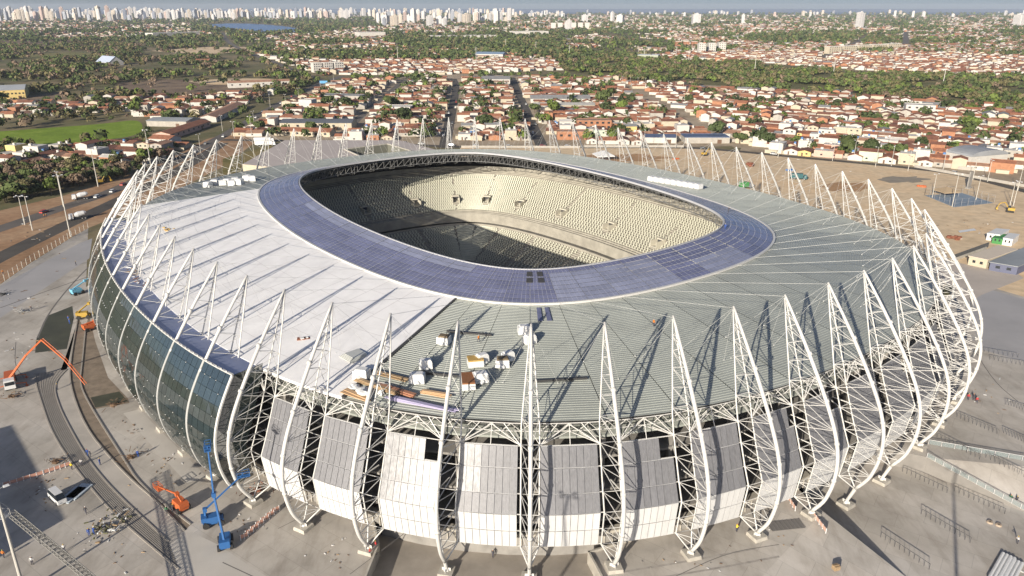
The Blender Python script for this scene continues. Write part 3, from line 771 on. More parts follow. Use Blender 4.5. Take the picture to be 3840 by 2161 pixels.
# water and the far land
M_WATER = mat('lake_water', (.05, .10, .22), .25, var=.1, scale=.002)
lake = soften(gpp([(505, 62), (600, 58), (700, 64), (757, 72), (752, 80), (700, 84), (620, 82), (560, 76), (505, 62)]), 2)
sheet('lake', lake[:-1], .05, M_WATER)
sheet('sea', [(-26000, 12500), (-9000, 11500), (1500, 12000), (3200, 10800), (6000, 10000), (12000, 9000), (26000, 9000), (26000, 45000), (-26000, 45000)], .3, mat('sea_water', (.035, .075, .15), .5))

# slabs poured at other times, and joints and cable runs on the plaza
G_SLAB = mat('smooth_grey_slab', (.40, .385, .375), .7, var=.15, scale=.06, detail=7)
sheet('smooth_slab', gpp([(2452, 717), (2576, 753), (2700, 790), (2700, 930), (2560, 905), (2470, 880), (2440, 800), (2420, 740)]), .004, G_SLAB)
sheet('smooth_slab', gpp([(398, 1392), (448, 1436), (520, 1500), (760, 1500), (640, 1432), (552, 1372), (480, 1338), (440, 1360)]), .004, mat('pale_fresh_slab', (.53, .495, .44), .8, var=.15, scale=.1, detail=7))
sheet('smooth_slab', gpp([(0, 720), (120, 655), (200, 612), (232, 600), (225, 650), (150, 700), (60, 760), (0, 800)]), .004, G_SLAB)
sheet('smooth_slab', gpp([(310, 1040), (350, 1030), (470, 1150), (520, 1200), (470, 1215), (380, 1120)]), .004, mat('pale_fresh_slab', (0, 0, 0)))
M_JOINT = mat('dark_joint', (.15, .14, .13), .9)
for pts, w in ((((2445, 870), (2500, 960), (2560, 1010)), .22), (((560, 1415), (700, 1480)), .2), (((240, 655), (180, 715), (120, 790), (95, 850)), .5), (((0, 775), (110, 735), (240, 690)), .5), (((880, 1445), (1020, 1340)), .15), (((1700, 1450), (1830, 1390), (1960, 1370)), .15), (((40, 860), (36, 920), (60, 950)), .15), (((700, 1330), (860, 1250)), .14)):
    struct(ribbon(polyline(soften(gpp(list(pts)), 2), 3), w, .009).build('plaza_joint', M_JOINT))
for i, (x0, y0, x1, y1) in enumerate(((1560, 1440, 1900, 1380), (1620, 1460, 1960, 1400))):
    struct(ribbon(polyline(soften([gp(x0, y0), gp((x0 + x1) / 2 + 14, (y0 + y1) / 2), gp(x1, y1)], 2), 3), .45, .0085 + i * .0002).build('tyre_track', mat('tyre_dust', (.38, .35, .31), .9, var=.3, scale=.8)))
# ------------------------------------------------------------------ houses
WALLS = [mat('white_wall', (.56, .535, .485), .85, var=.12, scale=.4), mat('cream_wall', (.50, .44, .33), .85, var=.12, scale=.4), mat('grey_plaster_wall', (.42, .39, .34), .9, var=.2, scale=.4),
         mat('bare_brick_wall', (.42, .20, .11), .9, var=.25, scale=.6), mat('pale_green_wall', (.52, .58, .44), .85, var=.1, scale=.4), mat('yellow_wall', (.66, .50, .20), .85, var=.1, scale=.4), mat('pink_plaster_wall', (.58, .40, .32), .85, var=.12, scale=.4)]
WN = ['white', 'cream', 'grey', 'bare brick', 'pale green', 'yellow', 'pink']
ROOFS = [mat('orange_tile_roof', (.36, .15, .082), .85, var=.35, scale=.35, obj_var=.12), mat('brown_tile_roof', (.235, .10, .062), .9, var=.35, scale=.35, obj_var=.15), mat('grey_sheet_roof', (.27, .27, .27), .8, var=.25, scale=.3), mat('flat_white_roof', (.60, .57, .52), .85, var=.2, scale=.3), mat('faded_tile_roof', (.40, .225, .145), .9, var=.3, scale=.35, obj_var=.12)]
RN = ['orange tiled', 'brown tiled', 'grey sheet', 'flat white', 'faded tiled']
M_HOLE = mat('dark_window', (.03, .035, .04), .3); M_DOOR = mat('brown_door', (.14, .08, .05), .7)
def house_geo(w, d, h, rise, flat):
    """walls, roof, door and windows of a house standing on the origin, gable to the front (-y)"""
    a, b = w / 2, d / 2; Wm = MB(); Rm = MB(); e = .35
    Wm.face([(-a, -b, 0), (a, -b, 0), (a, -b, h), (-a, -b, h)]); Wm.face([(a, b, 0), (-a, b, 0), (-a, b, h), (a, b, h)])
    Wm.face([(a, -b, 0), (a, b, 0), (a, b, h), (a, -b, h)]); Wm.face([(-a, b, 0), (-a, -b, 0), (-a, -b, h), (-a, b, h)])
    if flat:
        Wm.box((0, 0, h + .25), (w, d, .5)); Rm.box((0, 0, h + .35), (w - .5, d - .5, .36)); Rm.box((a * .4, b * .3, h + 1.1), (1.6, 1.6, 1.3))
    else:
        Wm.face([(-a, -b, h), (a, -b, h), (0, -b, h + rise)]); Wm.face([(a, b, h), (-a, b, h), (0, b, h + rise)])
        t = .16; k = rise / a
        for s in (-1, 1):
            p = [(0, -b - e, h + rise + .04), (0, b + e, h + rise + .04), (s * (a + e), b + e, h - e * k + .04), (s * (a + e), -b - e, h - e * k + .04)]
            if s < 0: p = p[::-1]
            Rm.hexa([(x, y, z) for x, y, z in p][::-1] + [(x, y, z + t) for x, y, z in p][::-1])
        Rm.tube((0, -b - e, h + rise + .2), (0, b + e, h + rise + .2), .16, k=5)
    D = MB(); D.box((-a * .35, -b - .03, 1.05), (.95, .08, 2.1))
    Wn = []
    for (x, z) in ([(a * .35, 1.6)] + ([(-a * .4, h - 1.2), (a * .4, h - 1.2)] if h > 4.5 else [])):
        m_ = MB(); m_.box((x, -b - .03, z), (1.2, .08, 1.0)); Wn.append(m_)
    m_ = MB(); m_.box((a + .03, -b * .3, 1.6), (.08, 1.2, 1.0)); Wn.append(m_)
    m_ = MB(); m_.box((-a - .03, b * .2, 1.6), (.08, 1.2, 1.0)); Wn.append(m_)
    return Wm, Rm, D, Wn
HP = []
rh = random.Random(11); rk = random.Random(33)
for i in range(14):
    flat = i in (4, 9); h = rh.choice((2.6, 2.8, 3.1)) if i not in (5, 11) else 5.9
    w, d = rh.uniform(6, 9.5), rh.uniform(8, 14); rise = (w / 2) * rh.uniform(.24, .38)
    if flat: w, d, h = rh.uniform(7, 10), rh.uniform(8, 12), rh.choice((3.6, 6.2))
    HP.append((w, d, h, rise, flat) + house_geo(w, d, h, rise, flat))
_hm = {}; _ax = {}; ANX = []
for q in range(3):
    m_ = MB(); w, d, h = (3.2, 4.0, 2.6)[q], (5.5, 4.0, 7.0)[q], (2.3, 2.5, 2.1)[q]; m_.box((0, 0, h / 2), (w, d, h), 0, 0)
    m_.hexa([(-w * .56, -d * .54, h), (w * .56, -d * .54, h - .15), (w * .56, d * .54, h - .15), (-w * .56, d * .54, h)] + [(-w * .56, -d * .54, h + .12), (w * .56, -d * .54, h - .03), (w * .56, d * .54, h - .03), (-w * .56, d * .54, h + .12)], 1)
    ANX.append((m_.mesh('annex', [WALLS[0], ROOFS[2]]),))
TANK = []
for q, c in enumerate(((.10, .22, .45), (.62, .60, .56))):
    m_ = MB(); m_.box((0, 0, .4), (1.5, 1.5, .8)); m_.tube((0, 0, .8), (0, 0, 2.0), .75, .8, 10, 1, True); TANK.append(m_.mesh('water_tank', [WALLS[0], mat(('blue_tank', 'white_tank')[q], c, .5)]))
def hmesh(i, part, m):
    k = (i, part, m.name)
    if k not in _hm:
        src = HP[i][5 + part[0]] if part[0] < 3 else HP[i][8][part[1]]
        _hm[k] = src.mesh(('wall', 'roof', 'door', 'window')[part[0]], m)
    return _hm[k]
def place_house(i, x, y, rz, wc, rc, label, group, sc=1.0):
    flat = HP[i][4]
    t = thing('house', label, 'house', (x, y, 0), rz, group); t.scale = (sc, sc, 1)
    link('wall', hmesh(i, (0,), WALLS[wc]), t); link('roof', hmesh(i, (1,), ROOFS[3 if flat and rc < 2 else rc]), t); link('door', hmesh(i, (2,), M_DOOR), t)
    for q in range(len(HP[i][8])): link('window', hmesh(i, (3, q), M_HOLE), t)
    if rk.random() < .6:
        q = rk.randrange(3); me = ANX[q][0].copy() if (q, wc) not in _ax else _ax[(q, wc)]
        if (q, wc) not in _ax: me.materials.clear(); me.materials.append(WALLS[(wc + 1) % 3]); me.materials.append(ROOFS[(2, 1, 4)[q]]); _ax[(q, wc)] = me
        o = link('annex', me, t, (HP[i][0] / 2 * rk.choice((-1, 1)) * 1.15, HP[i][1] * rk.uniform(-.35, .3), 0))
    if rk.random() < .25: link('water_tank', TANK[rk.randrange(2)], t, (HP[i][0] * .3, -HP[i][1] * .3, HP[i][2] + .4))
    return t
def inside(p, poly):
    x, y = p[0], p[1]; c = False; j = len(poly) - 1
    for i in range(len(poly)):
        a, b = poly[i], poly[j]
        if (a[1] > y) != (b[1] > y) and x < (b[0] - a[0]) * (y - a[1]) / (b[1] - a[1]) + a[0]: c = not c
        j = i
    return c
def pdist(p, line):
    best = 1e9
    for a, b in zip(line, line[1:]):
        dx, dy = b[0] - a[0], b[1] - a[1]; l2 = dx * dx + dy * dy or 1
        t = max(0, min(1, ((p[0] - a[0]) * dx + (p[1] - a[1]) * dy) / l2)); best = min(best, hypot(p[0] - a[0] - t * dx, p[1] - a[1] - t * dy))
    return best
def pix(x, y, z=0.0):
    zz = z - CAM_H; w = y * cos(_th) - zz * sin(_th); v = y * sin(_th) + zz * cos(_th)
    return (1920 + FPX * x / w) / 1.49068, (1080.5 - FPX * v / w) / 1.49068, w
def behind_stadium(x, y):
    """true where the stadium hides the ground"""
    px, py, w = pix(x, y, 3)
    return False
def nthw(n): return f"{n}{'th' if 10 <= n % 100 <= 20 else {1: 'st', 2: 'nd', 3: 'rd'}.get(n % 10, 'th')}"
ORD = ['first', 'second', 'third', 'fourth', 'fifth', 'sixth', 'seventh', 'eighth', 'ninth', 'tenth', 'eleventh', 'twelfth', 'thirteenth', 'fourteenth', 'fifteenth', 'sixteenth', 'seventeenth', 'eighteenth', 'nineteenth', 'twentieth', 'twenty-first', 'twenty-second', 'twenty-third', 'twenty-fourth', 'twenty-fifth', 'twenty-sixth', 'twenty-seventh', 'twenty-eighth', 'twenty-ninth', 'thirtieth']
BLOCKERS = []      # big buildings and courtyards that houses must not run into: (x, y, radius)
def free(x, y, r=0.0): return all(hypot(x - a, y - b) > c + r for a, b, c in BLOCKERS)
SPOTS = []         # every spot a house may take: (distance, x, y, rz, block, row, col)
def grid(block, poly, x0, y0, ang, nx_, ny_, sx, sy, gap=0.06, lines=(), jit=.9, seed=1, pair=True):
    r = random.Random(seed); ca, sa = cos(ang), sin(ang)
    for j in range(ny_):
        col = 0; u = 0.0
        yy = j * sy + (0 if not pair else (5.5 if j % 2 else 0))
        while u < nx_:
            step = sx * r.uniform(.85, 1.2); u += step
            X, Y = x0 + (u + r.uniform(-jit, jit)) * ca - yy * sa, y0 + (u) * sa + yy * ca + r.uniform(-jit, jit)
            if not inside((X, Y), poly) or r.random() < gap: continue
            if near_road(X, Y, 5.5): continue
            if not free(X, Y, 5): continue
            col += 1
            SPOTS.append((hypot(X, Y), X, Y, ang + r.choice((0, 0, pi, pi / 2, pi / 2, -pi / 2)) + r.uniform(-.05, .05), block, j, col))
# ------------------------------------------------------------------ larger buildings of the town (each on its own survey spot)
def hall(name, label, cat, a, b, depth, h, wm, rm, roof='gable', win=0, rise=2.0, group=None, winrows=1, door=True):
    """front wall from print spot a to print spot b, going back by depth; parts wall, roof, door, window"""
    A, B = gp(*a), gp(*b); w = hypot(B[0] - A[0], B[1] - A[1]); rz = atan2(B[1] - A[1], B[0] - A[0])
    cx_, cy_ = (A[0] + B[0]) / 2 - sin(rz) * depth / 2, (A[1] + B[1]) / 2 + cos(rz) * depth / 2
    BLOCKERS.append((cx_, cy_, min(w, depth) / 2 + 2))
    n = max(1, int(max(w, depth) / max(6, min(w, depth))))
    for i in range(n):
        k = (i + .5) / n - .5
        if w > depth: BLOCKERS.append((cx_ + cos(rz) * w * k, cy_ + sin(rz) * w * k, depth / 2 + 3))
        else: BLOCKERS.append((cx_ - sin(rz) * depth * k, cy_ + cos(rz) * depth * k, w / 2 + 3))
    t = thing(name, label, cat, (cx_, cy_, 0), rz, group); p, q = w / 2, depth / 2
    m = MB(); m.box((0, 0, h / 2), (w, depth, h))
    if roof == 'gable':
        m.face([(-p, -q, h), (-p, q, h), (-p, 0, h + rise)]); m.face([(p, q, h), (p, -q, h), (p, 0, h + rise)])
    m.build('wall', wm, t)
    m = MB()
    if roof == 'gable':
        for s in (-1, 1):
            c = [(-p - .4, 0, h + rise + .05), (p + .4, 0, h + rise + .05), (p + .4, s * (q + .5), h - .2), (-p - .4, s * (q + .5), h - .2)]
            if s > 0: c = c[::-1]
            m.hexa(c[::-1] + [(x, y, z + .18) for x, y, z in c][::-1])
    elif roof == 'barrel':
        k = 10
        for i in range(k):
            a0, a1 = pi * i / k, pi * (i + 1) / k
            m.face([(-p, -q * cos(a0), h + rise * sin(a0) + .1), (p, -q * cos(a0), h + rise * sin(a0) + .1), (p, -q * cos(a1), h + rise * sin(a1) + .1), (-p, -q * cos(a1), h + rise * sin(a1) + .1)])
        for s in (-1, 1): m.face([(s * p, -q * cos(pi * i / k), h + rise * sin(pi * i / k) + .1) for i in range(k + 1)])
    else:
        m.box((0, 0, h + .15), (w - .6, depth - .6, .3))
        for (x, y, sx, sy) in ((0, -q + .15, w, .3), (0, q - .15, w, .3), (-p + .15, 0, .3, depth - .6), (p - .15, 0, .3, depth - .6)): m.box((x, y, h + .3), (sx, sy, .604))
    m.build('roof', rm, t)
    if door:
        m = MB(); m.box((p * .55, -q - .04, 1.3), (min(3, w * .2), .1, 2.6)); m.build('door', M_DOOR, t)
    for r in range(winrows):
        for i in range(win):
            m = MB(); x = -p + (i + .5) * w / win; m.box((x, -q - .04, h / winrows * (r + .58)), (min(2.0, w / win * .5), .1, min(1.5, h / winrows * .45))); m.build('window', M_HOLE, t)
    return t
GREYR, BLUER, WHR = ROOFS[2], mat('blue_grey_sheet_roof', (.10, .13, .21), .5, var=.2, scale=.1), ROOFS[3]
hall('warehouse', 'long low warehouse with dark grey roof beside the main road', 'warehouse', (705, 327), (885, 327), 22, 5.5, WALLS[1], mat('dark_grey_roof', (.13, .14, .16), .7, var=.2, scale=.1), 'gable', 6, 1.5)
hall('school_annex', 'low cream building with tiled roof in front of the grey warehouse', 'building', (690, 341), (830, 345), 12, 3.6, WALLS[1], ROOFS[0], 'gable', 6, 1.8)
hall('storage_hall', 'blank white walled hall between garden trees', 'hall', (952, 284), (1032, 285), 16, 5.0, WALLS[0], WHR, 'flat', 0)
hall('gas_station', 'filling station under a long grey canopy roof', 'filling station', (802, 252), (905, 255), 16, 4.8, WALLS[2], GREYR, 'flat', 5)
hall('cube_block', 'plain white cube building beside the main road', 'building', (753, 277), (785, 278), 11, 9, WALLS[0], WHR, 'flat', 0)
hall('shed', 'rear of two long sheds with dark grey gable roof', 'shed', (1335, 259), (1484, 259), 17, 4.2, WALLS[0], GREYR, 'gable', 9, 2.6)
hall('shed', 'front of two long sheds with pale grey roof and white wall', 'shed', (1343, 276), (1496, 276), 12, 4.2, WALLS[1], mat('pale_grey_roof', (.42, .41, .38), .8, var=.2, scale=.2), 'gable', 0, 1.6)
hall('school', 'white two storey school with a row of dark windows and grey roof', 'school', (1212, 214), (1283, 214), 24, 7, WALLS[0], GREYR, 'gable', 6, 2.5)
hall('brick_building', 'unplastered two storey brick building near the second dark street', 'building', (1452, 326), (1538, 326), 12, 6.6, WALLS[3], ROOFS[4], 'flat', 6, winrows=2)
hall('brick_house', 'wide unfinished brick house with flat roof on the perimeter road', 'house', (1402, 352), (1482, 352), 11, 5.4, WALLS[3], ROOFS[4], 'flat', 4)
hall('carport', 'long blue grey solar carport beside the perimeter road', 'carport', (1722, 361), (1835, 361), 15, 4.0, WALLS[2], BLUER, 'flat', 0)
hall('shed', 'low shed with blue metal roof behind a pylon', 'shed', (1622, 360), (1700, 361), 14, 4.2, WALLS[0], BLUER, 'gable', 0, 1.0)
hall('sports_hall', 'white sports hall with arched grey roof by the perimeter road', 'hall', (2375, 402), (2440, 416), 30, 5.0, WALLS[0], mat('arched_grey_roof', (.33, .34, .35), .6, var=.2, scale=.15), 'barrel', 0, 3.2)
hall('white_block', 'white two storey block at the edge of the scrub belt', 'building', (2276, 288), (2350, 291), 16, 8, WALLS[0], WHR, 'flat', 4, winrows=2)
hall('yellow_hall', 'yellow walled hall with wide pale grey roof among the trees', 'hall', (0, 250), (66, 247), 50, 9, WALLS[5], mat('pale_sheet_roof', (.44, .46, .47), .6, var=.12, scale=.1), 'gable', 7, 3.0)
hall('market_canopy', 'open market shed with wide grey roof behind the green field', 'market', (370, 318), (470, 320), 22, 4.5, WALLS[2], mat('mid_grey_roof', (.30, .32, .33), .7, var=.2, scale=.1), 'gable', 0, 1.2)
hall('white_gable', 'white building with blank end wall beside the main road bend', 'building', (377, 368), (428, 371), 12, 5.5, WALLS[0], ROOFS[0], 'gable', 0, 1.5)
hall('shop_row', 'long row of shops under orange tiles along the main road', 'shops', (430, 352), (530, 318), 13, 4.0, WALLS[6], ROOFS[0], 'gable', 8, 1.6)
hall('shop_row', 'second row of shops with orange roof further up the main road', 'shops', (545, 308), (618, 272), 14, 4.2, WALLS[0], ROOFS[4], 'gable', 7, 1.6)
hall('manor', 'cream building with long wall among palms by the main road', 'building', (575, 222), (730, 216), 14, 6, WALLS[0], ROOFS[4], 'gable', 8, 1.5)
hall('chapel', 'white chapel with steep pale blue roof among trees', 'chapel', (243, 163), (275, 166), 24, 5, WALLS[0], mat('pale_blue_roof', (.42, .48, .58), .6), 'gable', 0, 9)
hall('orange_house', 'lone orange tiled house in front of dry scrub clearing', 'house', (265, 200), (295, 201), 12, 4, WALLS[6], ROOFS[0], 'gable', 2, 2.0)
hall('orange_house', 'lone house with bright orange hip roof in woodland', 'house', (490, 160), (525, 160), 14, 4.5, WALLS[0], ROOFS[0], 'gable', 2, 2.6)
hall('factory', 'long white factory with rounded roof beside the lake', 'factory', (385, 92), (510, 88), 45, 10, WALLS[0], WHR, 'flat', 0)
hall('factory', 'low white factory sheds beyond the thicket', 'factory', (1090, 100), (1250, 98), 60, 10, WALLS[0], WHR, 'flat', 0)
hall('factory', 'white warehouse with slanted grey roof beyond the thicket', 'factory', (1295, 91), (1380, 90), 60, 14, WALLS[0], WHR, 'flat', 0)
hall('factory', 'white distribution hall at the far edge of the suburb', 'factory', (905, 94), (970, 93), 70, 14, WALLS[0], WHR, 'flat', 0)
hall('green_shed', 'grey green shed with vertical ribs beside the dirt field', 'shed', (1603, 152), (1655, 153), 30, 9, mat('ribbed_green_wall', (.33, .36, .26), .8), mat('pale_sheet_roof', (0, 0, 0)), 'flat', 6)
hall('blue_shed', 'blue roofed depot in the middle of the houses', 'shed', (1195, 147), (1265, 148), 35, 8, WALLS[0], mat('steel_blue_roof', (.22, .30, .40), .6), 'gable', 0, 3)
# apartment blocks: rows of alike blocks, told apart by their place in the row
def blocks(spots, depth, h, wm, phrase, group, win=4, rows=4):
    for i, (a, b) in enumerate(spots):
        hall('apartment_block', f'{ORD[i]} {phrase}', 'apartment block', a, b, depth, h, wm, WHR, 'flat', win, group=group, winrows=rows, door=False)
blocks([((790 + 27 * i, 183 - i), (812 + 27 * i, 182 - i)) for i in range(3)], 12, 13, WALLS[0], 'white four storey flats counted from the main road', 'white flats on the main road')
blocks([((1386 + 17 * i, 74 - .2 * i), (1398 + 17 * i, 74 - .2 * i)) for i in range(6)], 20, 26, WALLS[0], 'white slab block counted along the far suburb row', 'white slab blocks in the suburb', 0)
blocks([((1757 + 25 * i, 136 - 1.5 * i), (1775 + 25 * i, 136 - 1.5 * i)) for i in range(3)], 16, 20, WALLS[0], 'white flats in the trio above the scrub belt', 'white flats above the scrub belt', 3, 5)
blocks([((2085 + 37 * i, 136 - 2 * i), (2118 + 37 * i, 135 - 2 * i)) for i in range(5)], 14, 14, WALLS[1], 'pale yellow flats counted along the row above scrub belt', 'yellow flats above the scrub belt', 6, 4)
blocks([((1700 + 20 * i, 118), (1714 + 20 * i, 118)) for i in range(3)], 14, 12, WALLS[3], 'red brick flats beside the brick estate', 'brick flats', 3, 3)
# the training hall behind the stadium: a broad pale roof with a court sunk into it
def trainer():
    Z = 9.0
    L_, BL, BR, Rt = (gp(x / 1.49068, y / 1.49068, Z) for x, y in ((909, 616), (1068, 526), (1496, 526), (1675, 572)))
    hole = [gp(x / 1.49068, y / 1.49068, Z) for x, y in ((1294, 561), (1453, 542), (1540, 568), (1362, 592))]
    cx_ = (L_[0] + Rt[0]) / 2; cy_ = (L_[1] + BL[1]) / 2
    front = [(Rt[0] - 8, Rt[1] - 26), (L_[0] + 36, L_[1] - 16)]
    out = [L_, BL, BR, Rt] + front
    t = thing('training_hall', 'broad low hall with pale concrete roof and an open court in its middle', 'hall', (cx_, cy_, 0))
    rel = lambda p, z: Vector((p[0] - cx_, p[1] - cy_, z))
    loops = [[rel(p, Z) for p in out], [rel(p, Z) for p in hole]]
    tri = tessellate_polygon(loops); m = MB(); m.v = [tuple(v) for l in loops for v in l]
    for q in tri:
        a, b, c = (m.v[i] for i in q); up = (b[0] - a[0]) * (c[1] - a[1]) - (b[1] - a[1]) * (c[0] - a[0]) > 0
        m.f.append(tuple(q) if up else (q[0], q[2], q[1])); m.m.append(0)
    m.build('roof', mat('pinkish_concrete_roof', (.50, .44, .40), .85, var=.12, scale=.05, detail=6), t)
    for pts, nm, mm in ((out, 'wall', WALLS[1]), (hole, 'court_wall', mat('deep_court_wall', (.15, .15, .12), .9))):
        for i in range(len(pts)):
            a, b = pts[i], pts[(i + 1) % len(pts)]; m = MB(); m.face([rel(a, 0), rel(b, 0), rel(b, Z), rel(a, Z)]); m.build(nm, mm, t)
    m = MB(); m.v = []; m.face([rel(p, .05) for p in hole]); m.build('court_floor', mat('court_green', (.03, .10, .05), .8), t)
    m = MB()
    for i in range(4):
        a, b = hole[i], hole[(i + 1) % 4]; d = Vector((b[0] - a[0], b[1] - a[1], 0)); d.normalize(); nrm = Vector((-d.y, d.x, 0)) * .8
        m.hexa([rel(a, Z - .2), rel(b, Z - .2), rel(b, Z - .2) + nrm, rel(a, Z - .2) + nrm, rel(a, Z + .6), rel(b, Z + .6), rel(b, Z + .6) + nrm, rel(a, Z + .6) + nrm])
    m.build('court_parapet', M_CONC, t)
    BLOCKERS.append((cx_, cy_, 75))
trainer()

# ------------------------------------------------------------------ house rows
g_lim = [(-228, 530), (-215, 560), (-226, 665), (-236, 801), (-242, 1000), (-80, 1110), (150, 1050), (152, 700), (160, 524), (-80, 540)]
grid('beside the main road', g_lim, -226, 545, 0, 96, 35, 11, 13.5, .12, seed=2)
grid('before the first dark street', g_lim, -122, 545, 0, 70, 38, 10.5, 13, .06, seed=3)
grid('between the two dark streets', g_lim, -46, 531, 0, 64, 39, 10.2, 13, .05, seed=4)
grid('past the second dark street', g_lim, 22, 531, 0, 128, 39, 10.2, 13, .05, seed=5)
g_r = [(166, 512), (178, 490), (219, 468), (262, 440), (300, 410), (330, 380), (420, 400), (560, 560), (500, 720), (400, 790), (330, 860), (250, 900), (158, 980), (158, 700)]
grid('along the sand lot road', g_r, -150, 685, radians(-30), 800, 46, 9.6, 12.6, .05, seed=6)
g_l1 = gpp([(-60, 300), (0, 296), (330, 285), (430, 320), (600, 268), (700, 236), (560, 240), (330, 250), (110, 262), (-60, 268)])
grid('of the hamlet behind the green field', g_l1, -520, 640, radians(4), 300, 14, 12, 14, .1, seed=7)
g_l2 = gpp([(-60, 395), (0, 388), (200, 372), (330, 360), (470, 372), (430, 395), (330, 418), (200, 420), (0, 425), (-60, 428)])
grid('of the hamlet before the green field', g_l2, -360, 440, radians(-12), 190, 8, 12.5, 13.5, .1, seed=8)
rf = random.Random(21)
CENTRAL = len(SPOTS)
# far quarters: hillside of pale houses beyond the belt and beyond
g_far = gpp([(1620, 150), (1900, 158), (2100, 172), (2300, 187), (2576, 192), (2700, 195), (2700, 150), (2400, 138), (2000, 132), (1800, 134), (1650, 140)])
grid('x', g_far, 140, 1090, radians(-14), 1150, 62, 10.5, 12.5, .05, seed=9, jit=3)
g_far2 = gpp([(640, 140), (820, 190), (1080, 190), (1420, 176), (1380, 150), (1200, 120), (980, 118), (760, 122)])
grid('x', g_far2, -560, 1010, 0, 760, 56, 10.5, 13, .12, seed=10, jit=3)
SPOTS.sort(key=lambda s: s[0])
def seen(x, y):
    px, py, w = pix(x, y, 2)
    if not (-30 < px < 2606 and py < 1460): return False
    # hidden by the stadium's near roof and far rim
    c, s = cos(-PSI), sin(-PSI); return True
near_h = []; far_h = []
cnt = {}
for s in SPOTS:
    d, X, Y, rz, blk, row, col = s
    if not seen(X, Y): continue
    (near_h if len(near_h) < 292 and blk != 'x' else far_h).append(s)
HLAB = []
rows_seen = {}
for d, X, Y, rz, blk, row, col in sorted(near_h, key=lambda s: (s[4], s[5], s[6])):
    rows_seen.setdefault(blk, {}).setdefault(row, []).append((X, Y, rz))
for blk, R_ in rows_seen.items():
    for ri, row in enumerate(sorted(R_)):
        for ci, (X, Y, rz) in enumerate(R_[row]):
            i = rk.randrange(len(HP)); left = X < -225 and blk.startswith('of the hamlet')
            wc = rk.choices(range(7), (44, 20, 8, 7, 4, 4, 8))[0]; rc = rk.choices(range(5), ((40, 36, 3, 2, 19) if not left else (22, 60, 2, 2, 16)))[0]
            if HP[i][4]: rc = 3
            where = f'{ORD[ci]} in {ORD[ri]} row {blk}'
            place_house(i, X, Y, rz, wc, rc, f'{WN[wc].split()[-1]} house, {RN[rc].split()[-1] if len(where.split()) > 10 else RN[rc]} roof, {where}', 'houses ' + blk, rk.uniform(.92, 1.12))
            HLAB.append((X, Y, where))
# the rest of the houses, too many and too far to count
def join_houses(lst, name, rows):
    V = []; F = []; Mi = []
    r = random.Random(44)
    for (X, Y, rz, sc) in lst:
        w, d, h = r.uniform(6, 9.5) * sc, r.uniform(7.5, 14) * sc, r.choice((2.6, 2.8, 3.0, 3.2, 5.6)) * (1 if sc < 1.5 else 1.3); rise = w / 2 * r.uniform(.24, .36)
        flat = r.random() < .11; wc = r.choices(range(4), (52, 26, 12, 10))[0]; rc = r.choices((4, 5, 6, 7), rows)[0]
        ca, sa = cos(rz), sin(rz); n = len(V); a, b = w / 2, d / 2
        P = [(-a, -b, 0), (a, -b, 0), (a, b, 0), (-a, b, 0), (-a, -b, h), (a, -b, h), (a, b, h), (-a, b, h), (0, -b, h + rise), (0, b, h + rise)]
        e = .4; k = rise / a
        P += [(0, -b - e, h + rise + .15), (0, b + e, h + rise + .15), (a + e, -b - e, h - e * k + .15), (a + e, b + e, h - e * k + .15), (-a - e, -b - e, h - e * k + .15), (-a - e, b + e, h - e * k + .15)]
        V += [(X + x * ca - y * sa, Y + x * sa + y * ca, z) for x, y, z in P]
        fs = [((0, 1, 5, 4), wc), ((1, 2, 6, 5), wc), ((2, 3, 7, 6), wc), ((3, 0, 4, 7), wc)]
        if flat: fs += [((4, 5, 6, 7), 7)]
        else: fs += [((4, 5, 8), wc), ((6, 7, 9), wc), ((10, 12, 13, 11), rc), ((10, 11, 15, 14), rc)]
        for f, m_ in fs: F.append(tuple(n + q for q in f)); Mi.append(m_)
    me = bpy.data.meshes.new(name); me.from_pydata(V, [], F)
    for m_ in (WALLS[0], WALLS[1], WALLS[2], WALLS[3], ROOFS[0], ROOFS[1], ROOFS[2], ROOFS[4]): me.materials.append(m_)
    me.polygons.foreach_set('material_index', Mi); me.update()
    o = link(name, me); struct(o, 'stuff'); return o
o = join_houses([(X, Y, rz, rf.uniform(.9, 1.15)) for d, X, Y, rz, blk, row, col in far_h], 'far_town_houses', (44, 32, 6, 18))
o['label'] = 'mass of small tiled houses filling the quarters beyond the nearest rows'; o['category'] = 'houses'
# garden walls between the near houses
gm = MB()
for i, (d, X, Y, rz, blk, row, col) in enumerate(SPOTS[:1400]):
    if rf.random() < .62 and seen(X, Y):
        a = rz + (pi / 2 if rf.random() < .5 else 0); l = rf.uniform(8, 16)
        gm.box((X + rf.uniform(-7, 7), Y + rf.uniform(-8, 8), .95), (l, .2, 1.9), a, rf.randrange(3))
o = struct(gm.build('garden_walls', [WALLS[0], WALLS[1], WALLS[2]]), 'stuff'); o['label'] = 'low plastered garden walls threading between the houses'; o['category'] = 'walls'

